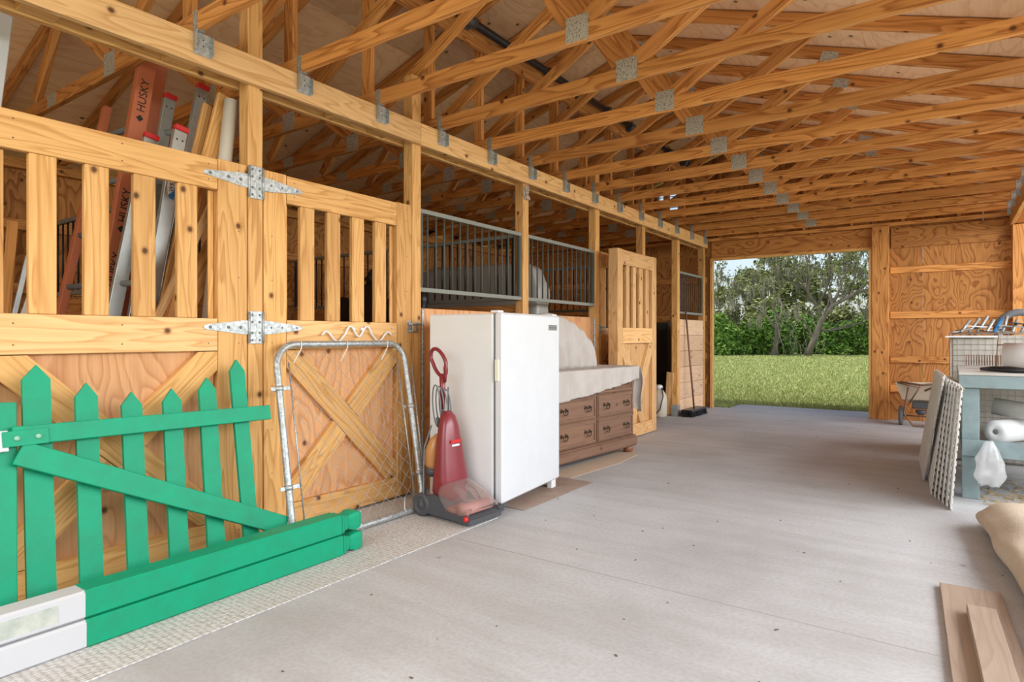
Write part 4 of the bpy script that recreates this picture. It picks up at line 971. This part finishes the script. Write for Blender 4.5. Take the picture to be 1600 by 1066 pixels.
# bench items
t = thing('pliers', 'black-handled pliers lying on the workbench', 'pliers', (3.42, 5.5, bz))
f = MB(); f.tube([(3.34, 5.60, bz+.016), (3.42, 5.50, bz+.022), (3.52, 5.44, bz+.022), (3.64, 5.42, bz+.016)], [.010, .02, .022, .014], 10); f.build('grip', M['black'], t)
f = MB(); f.tube([(3.34, 5.66, bz+.016), (3.41, 5.60, bz+.022), (3.50, 5.60, bz+.022), (3.60, 5.58, bz+.016)], [.010, .018, .02, .014], 10); f.build('grip', M['black'], t)
f = MB(); f.tube([(3.64, 5.5, bz+.012), (3.75, 5.5, bz+.012)], [.02, .008], 8); f.build('jaw', M['alu'], t)
f = MB(); f.tube([(3.50, 6.10, bz+.10), (3.9, 6.0, bz+.10)], [.10, .10], 20); tag(f.build('paper_roll', M['white']), 'white roll lying on the workbench behind the pliers', 'roll')
def cyl_roll(p0, p1, r_, m, label, name='plastic_roll', core=True):
    p0 = Vector(p0); p1 = Vector(p1); d = (p1-p0); L = d.length
    t = thing(name, label, 'roll', p0-Vector((0, 0, r_)))
    f = MB(); f.lathe([(r_*.3, .0), (r_*.32, -.002), (r_, 0), (r_, L), (r_*.3, L)], p0, d, 24); f.build('sheeting', m, t)
    if core: f = MB(); f.lathe([(r_*.12, -.004), (r_*.22, -.004), (r_*.22, .0)], p0, d, 16); f.build('core', M['mgrey'], t)
cyl_roll((3.42, 5.50, .38+.085), (3.80, 6.1, .38+.085), .08, M['white'], 'white roll with its round end showing on the bench shelf')
cyl_roll((3.41, 5.62, .635), (4.1, 5.50, .54), .06, M['plastic'], 'grey sheeting roll lying slanted on top of the shelf rolls', core=False)
f = MB(); f.box(3.60, 4.15, 5.85, 6.3, .381, .54, .004); tag(f.build('cardboard_box', M['card']), 'brown box at the back of the bench shelf', 'box')
def bagf(u_, v_):
    th = u_*2*math.pi; z = .42-.30*v_; r_ = .028+.075*math.sin(v_*2.6)**1.0
    k_ = 1+.3*noise.noise(Vector((math.cos(th)*2, math.sin(th)*2, z*14))); return Vector((3.375+r_*math.cos(th)*k_*.8, 5.30+r_*math.sin(th)*k_*.55, z+.02*noise.noise(Vector((th, z*8, 3)))))
f = MB(); f.grid(bagf, 36, 26); tag(f.build('plastic_bag', M['bag'], solid=.002), 'crumpled clear plastic bag hanging off the bench shelf rail', 'bag')
# wire crate behind the bench
def wire_crate(x0, x1, y0, y1, z1, label, stx=.05, liner=True):
    t = thing('wire_crate', label, 'wire crate', ((x0+x1)/2, (y0+y1)/2, 0)); f = MB()
    def face(fn, w_, h_, st):
        n1 = int(w_/st); n2 = int(h_/st)
        for i in range(n1+1): f.tube([fn(i/n1, 0), fn(i/n1, 1)], .0022, 4, cap=False)
        for j in range(n2+1): f.tube([fn(0, j/n2), fn(1, j/n2)], .0022, 4, cap=False)
    face(lambda a, b: (x0+(x1-x0)*a, y0, .01+(z1-.01)*b), x1-x0, z1, stx); face(lambda a, b: (x0, y0+(y1-y0)*a, .01+(z1-.01)*b), y1-y0, z1, stx)
    f.build('wire_mesh', M['wirec'], t)
    for (x, y) in ((x0, y0), (x1, y0), (x0, y1), (x1, y1)):
        f = MB(); f.tube([(x, y, 0), (x, y, z1)], .008, 8); f.build('corner_rod', M['wirec'], t)
    f = MB()
    for a, b in (((x0, y0), (x1, y0)), ((x0, y0), (x0, y1)), ((x1, y0), (x1, y1)), ((x0, y1), (x1, y1))): f.tube([(a[0], a[1], z1), (b[0], b[1], z1)], .007, 8)
    f.build('top_rim', M['wirec'], t)
    if liner:
        f = MB(); f.box(x0+.012, x1-.012, y0+.012, y1-.012, .012, z1-.02, .01); f.build('liner_board', plain('grey_liner', (.56, .53, .47), .8, var=.4), t)
wire_crate(3.16, 4.3, 6.98, 7.85, 1.16, 'tall wire crate piled with metal scraps behind the workbench')
rd = random.Random(5)
scr = [('aluminium tube', 'alu')]*7
for i in range(9):
    y = 7.02+rd.uniform(0, .18); x = 3.24+i*.062; a = rd.uniform(-.05, .12)
    f = MB(); f.tube([(x, y, 1.17), (x+.045+a*.3, y+.14, 1.28+.018*(i % 3))], .014, 10)
    tag(f.build('metal_tube', M['blueplastic'] if i == 4 else M['alu']), 'blue-ended tube among the silver tubes on the wire crate' if i == 4 else 'silver metal tube sticking up from the pile on the wire crate', 'tube', 'silver tubes on the wire crate' if i != 4 else None)
for i in range(12):
    x = 3.24+i*.065; y = 7.08+rd.uniform(0, .3); f = MB()
    f.obox((x, y, 1.18+.02*(i % 4)), (Vector((1, rd.uniform(-.5, .5), rd.uniform(-.2, .4))).normalized(), Vector((-rd.uniform(-.5, .5), 1, 0)), (0, 0, 1)), (.10, .035, .005))
    tag(f.build('scrap_strip', M['dgrey'] if i % 2 else M['vinyl']), 'flat %s strip in the scrap pile on the wire crate' % ('dark' if i % 2 else 'white'), 'scrap', ('dark' if i % 2 else 'white')+' scrap strips on the wire crate')
f = MB(); rt_ = [(3.72+.0, 7.5, 1.10)]; pts = [(3.70+.17*math.cos(R(a)), 7.62, 1.19+.17*math.sin(R(a))) for a in range(0, 360, 12)]; f.tube(pts, .035, 10, closed=True)
tag(f.build('tyre', M['mgrey']), 'small dark tyre standing behind the scrap on the wire crate', 'tyre')
f = MB(); f.box(3.12, 3.5, 6.94, 7.3, 1.12, 1.135, .004); tag(f.build('cardboard_flap', M['whitelabel']), 'pale flap folded over the rim of the wire crate', 'cardboard')
t = thing('wire_coil', 'coil of rusty wire mesh on the far end of the workbench', 'wire coil', (3.36, 6.6, bz))
f = MB()
for i in range(14): f.tube([(3.27+i*.018, 6.6+.045*math.cos(R(a)), bz+.05+.045*math.sin(R(a))) for a in range(0, 360, 30)], .0025, 5, closed=True)
f.build('coil', M['rust'], t)
f = MB(); f.tube([(3.47, 6.55, bz), (3.49, 6.6, bz+.28), (3.36, 6.62, bz+.30)], .006, 6); f.tube([(3.48, 6.55, bz+.18), (3.9, 6.6, bz+.19)], .005, 6); f.build('stand', M['rust'], t)
# rolled carpet, boards, straw
def roll_carpet(u_, v_):
    s_ = v_; th = u_*2*math.pi
    ctr = Vector((3.52, 4.75, 0)).lerp(Vector((3.66, 2.55, 0)), s_)
    w_ = .25*min(1, (s_/.10+.03))**.5*(1-.25*s_); h_ = .10*min(1, (s_/.12+.02))**.5
    nn = noise.noise(Vector((math.cos(th)*1.5, math.sin(th)*1.5, s_*6)))*.25
    return Vector((ctr.x+w_*math.cos(th)*(1+nn*.4), ctr.y, max(.003, h_*.9+h_*math.sin(th)*(1+nn))))
f = MB(); f.grid(roll_carpet, 40, 70); tag(f.build('rolled_carpet', M['burlap'], solid=.004), 'beige carpet roll lying on the concrete at the right edge', 'carpet')
p = [floor_at(1468, 917), floor_at(1560, 925)]
f = MB(); a0 = floor_at(1468, 917); a1 = floor_at(1561, 926); b0 = floor_at(1487, 1066); b1 = floor_at(1600, 1025)
dlen = (b0-a0).normalized(); wv = Vector((-dlen.y, dlen.x, 0)); 
if wv.x < 0: wv = -wv
wdt = (a1-a0).dot(wv)
f.obox(a0+dlen*.9+wv*wdt/2+Vector((0, 0, .011)), (dlen, wv, (0, 0, 1)), (.9, wdt/2, .010), .002)
tag(f.build('plank', M['greywood']), 'wide weathered board on the floor at the lower right', 'board')
c0 = floor_at(1510, 955, .03); c1 = floor_at(1556, 962, .03); wd2 = (c1-c0).dot(wv)
f = MB(); f.obox(c0+dlen*.8+wv*wd2/2+Vector((0, 0, .011)), (dlen, wv, (0, 0, 1)), (.8, wd2/2, .019), .002)
tag(f.build('plank', M['greywood']), 'narrower board lying on top of the wide weathered board', 'board')
f = MB()
for i in range(420):
    x = rd.gauss(3.6, .28); y = rd.gauss(5.5, .35); a = rd.uniform(0, 6.28)
    if x < 3.33: continue
    f.bar((x, y, .004), (x+.05*math.cos(a), y+.05*math.sin(a), .006), .004, .003, ch=0)
tag(f.build('straw_litter', plain('straw', (.42, .30, .16), .9)), 'loose straw and dirt on the floor under the workbench', 'straw', kind='stuff')
f = MB()
for i in range(80):
    x = rd.uniform(.9, 3.7); y = rd.uniform(1.2, 9.5); s_ = rd.uniform(.0015, .005)
    f.obox((x, y, s_*.35), ((math.cos(i), math.sin(i), 0), (-math.sin(i), math.cos(i), 0), (0, 0, 1)), (s_*1.6, s_*.7, s_*.35), 0)
tag(f.build('floor_debris', plain('dirt_crumbs', (.16, .11, .08), .9)), 'small dark crumbs of dirt scattered over the concrete floor', 'dirt', kind='stuff')
# ================================================================ OUTSIDE
def leaves(f, c, r, n, s_, rng, flat=1.0, tilt=1.0):
    for i in range(n):
        while True:
            p = Vector((rng.uniform(-1, 1), rng.uniform(-1, 1), rng.uniform(-1, 1)))
            if .25 < p.length < 1: break
        p = Vector((c[0]+p.x*r[0], c[1]+p.y*r[1], c[2]+p.z*r[2]))
        a = Vector((rng.gauss(0, 1), rng.gauss(0, 1), rng.gauss(0, 1))).normalized(); b = a.orthogonal().normalized(); k_ = s_*rng.uniform(.6, 1.4)
        f.raw([p-a*k_, p+b*k_*.45, p+a*k_, p-b*k_*.45], [(0, 1, 2, 3)], tint=rng.random())
def bush(u, z, w_, h_, seed, label, mat='leafg', n=2600, ls=.13):
    rng = random.Random(seed); c = at_depth(u, 0, z); c.z = -.03
    t = thing('shrub', label, 'shrub', c, 0, 'undergrowth along the lawn edge'); f = MB()
    for k_ in range(7):
        cc = (c.x+rng.uniform(-.5, .5)*w_, c.y+rng.uniform(-.4, .4)*w_, h_*rng.uniform(.3, .62)); leaves(f, cc, (w_*.42, w_*.42, h_*.40), n//7, ls, rng)
    leaves(f, (c.x, c.y-.3, .3), (w_*.7, w_*.4, .4), n//6, ls*.8, rng)
    f.build('foliage', M[mat], t)
    g = MB()
    for k_ in range(6):
        a = rng.uniform(0, 6.28); g.tube([(c.x+.1*math.cos(a), c.y+.1*math.sin(a), -.05), (c.x+w_*.2*math.cos(a), c.y+w_*.2*math.sin(a), h_*.4), (c.x+w_*.3*math.cos(a+.3), c.y+w_*.3*math.sin(a+.3), h_*.75)], [.05, .03, .015], 5)
    g.build('stem', M['bark'], t)
def tree(u, z, height, seed, label, lean_=(0, 0), levels=5, trunk_r=.22, leafn=16, ls=.13, mat='leafd', fork=1.4, moss=0, spread=.62, name='oak_tree', limbs=None):
    rng = random.Random(seed); c = at_depth(u, 0, z); c.z = -.05
    t = thing(name, label, 'tree', c); wdm = MB(); lf = MB(); ms = MB()
    def grow(p, d, L, r_, lv):
        pts = [p]; rs = [r_]; q = p.copy(); dd = d.copy()
        for i in range(4):
            dd = (dd+Vector((rng.gauss(0, .16), rng.gauss(0, .16), rng.gauss(0, .10)+(.03 if lv < 3 else -.02)))).normalized(); q = q+dd*L/4; pts.append(q.copy()); rs.append(r_*(1-.11*(i+1)))
        wdm.tube(pts, rs, 7 if lv < 2 else 4, cap=False)
        if lv >= levels:
            for qq in pts[1:]:
                leaves(lf, qq, (.38, .38, .28), leafn//4+1, ls, rng)
                if moss and rng.random() < moss:
                    for m_ in range(5):
                        x_ = qq.x+rng.gauss(0, .07); y_ = qq.y+rng.gauss(0, .07); ll = rng.uniform(.3, .9); ms.raw([(x_, y_, qq.z), (x_+.05, y_, qq.z), (x_+.03, y_+.03, qq.z-ll)], [(0, 1, 2)], tint=rng.random())
            return
        nb = 3 if lv == 0 else rng.choice((2, 2, 3))
        for k_ in range(nb):
            a = rng.uniform(0, 6.28)+k_*2*math.pi/nb; side = dd.orthogonal().normalized(); side = (Matrix.Rotation(a, 3, dd) @ side)
            nd_ = (dd*(1-spread*.5)+side*spread*rng.uniform(.7, 1.2)+Vector((lean_[0], lean_[1], .12))*.5).normalized()
            grow(pts[-1] if k_ < 2 else pts[-2], nd_, L*rng.uniform(.66, .86), rs[-1]*.72, lv+1)
    if limbs:
        for li, (poly, ra) in enumerate(limbs):
            pts = [at_depth(u_, v_, z+.5*k_*(1 if li % 2 else -.6)) for k_, (u_, v_) in enumerate(poly)]; pts[0] = at_depth(poly[0][0], poly[0][1], z)
            if li == 0: pts[0].z = -.05
            wdm.tube(pts, [ra*(1-.65*k_/(len(pts)-1)) for k_ in range(len(pts))], 8)
            for k_ in range(1, len(pts)):
                for q_ in range(2):
                    d_ = ((pts[k_]-pts[k_-1]).normalized()*.8+Vector((rng.gauss(0, .5), rng.gauss(0, .5), rng.uniform(.1, .9)))).normalized()
                    grow(pts[k_], d_, height*.13, ra*.4, levels-3)
    else: grow(c, Vector((lean_[0]*.6, lean_[1]*.6, 1)).normalized(), height*.24, trunk_r, 0)
    wdm.build('trunk', M['bark'], t); lf.build('foliage', M[mat], t)
    if ms.v: ms.build('hanging_moss', M['moss'], t)
tree(1268, 38, 9.5, 11, 'big leaning oak with bare grey limbs right of centre in the doorway', (.45, 0), 6, .32, 5, .10, 'leafd', moss=.1, spread=.8,
     limbs=[([(1262, 553), (1272, 530), (1284, 500), (1300, 478), (1330, 462), (1368, 448)], .20), ([(1278, 515), (1298, 517), (1320, 510), (1350, 505)], .08), ([(1284, 500), (1276, 478), (1262, 455), (1266, 425), (1258, 398)], .13), ([(1300, 478), (1312, 452), (1322, 425), (1345, 400)], .10), ([(1276, 478), (1290, 455), (1298, 420), (1296, 392)], .09), ([(1262, 455), (1238, 440), (1215, 432)], .07)])
tree(1208, 39, 9.0, 23, 'mossy oak at the left centre of the doorway view', (-.15, 0), 6, .22, 10, .10, 'leafd', moss=.25)
tree(1135, 41, 8.0, 5, 'thin oak at the left side of the doorway view', (-.05, 0), 5, .14, 16, .10, 'leafd', moss=.2)
tree(1335, 43, 9.5, 8, 'oak with leafy crown at the right side of the doorway view', (.1, 0), 5, .2, 22, .12, 'leafd', moss=.2)
tree(1170, 52, 9.5, 31, 'distant oak behind the mossy one', (0, 0), 6, .2, 16, .16, 'leafd')
tree(1240, 50, 9.0, 41, 'distant oak seen between the mossy one and the big leaning one', (0, 0), 6, .2, 16, .16, 'leafd')
tree(1300, 54, 11, 37, 'distant oak behind the big leaning one', (0, 0), 6, .2, 16, .16, 'leafd')
bl = ['round bright green shrub at the left of the doorway view', 'low shrub left of the mossy oak', 'shrub under the mossy oak', 'darker shrub right of the mossy oak', 'shrub at the foot of the big leaning oak', 'shrub right of the big leaning oak', 'shrub at the right side of the doorway view']
for i, (u, z, w_, h_) in enumerate([(1118, 38, 1.5, 2.9), (1150, 39, 1.6, 2.3), (1188, 40, 1.6, 2.5), (1222, 41, 1.5, 3.2), (1262, 42, 1.6, 2.8), (1305, 40, 1.6, 2.2), (1345, 40, 1.7, 2.6)]):
    bush(u, z, w_, h_, 50+i, bl[i])
for i, (u, z, h_) in enumerate([(1090, 46, 3.6), (1140, 47, 3.2), (1190, 47, 4.2), (1240, 47, 4.0), (1290, 47, 3.8), (1340, 47, 4.0), (1385, 46, 4.0)]):
    bush(u, z, 2.1, h_, 80+i, 'tall dark shrub in the second row of undergrowth, %s from the left' % ordn[i], 'leafd', 2400, .17)
# roots and vines tangle
t = thing('vine_tangle', 'pale tangle of bare vines at the foot of the trees', 'vines', at_depth(1250, 0, 36.6)*1.0)
t.location.z = 0; f = MB()
for i in range(16):
    c = at_depth(1215+i*4.5, 0, 36.7); x = c.x; y = c.y
    f.tube([(x, y, -.03), (x+rd.uniform(-.4, .4), y, .6), (x+rd.uniform(-.7, .7), y+.2, 1.3), (x+rd.uniform(-.5, .5), y+.5, 2.6)], [.018, .015, .012, .008], 5)
f.build('vines', plain('vine_bark', (.24, .21, .17), .9), t)
# grass blades near the doorway
f = MB(); rg = random.Random(9)
for i in range(52000):
    y = 10.15+rg.random()**1.9*30; x = 3.16+y*rg.uniform(-.36, -.06)
    if .2 < x < 2.55 and y < 10.85: continue
    h_ = rg.uniform(.03, .075); a = rg.uniform(0, 6.28); w_ = .006+.0009*(y-10)
    f.raw([(x-w_*math.cos(a), y-w_*math.sin(a), -.03), (x+w_*math.cos(a), y+w_*math.sin(a), -.03), (x+rg.gauss(0, .02), y+rg.gauss(0, .02), -.03+h_)], [(0, 1, 2)], tint=rg.random())
tag(f.build('grass', M['blade']), 'short green grass growing outside the far doorway', 'grass', kind='stuff')
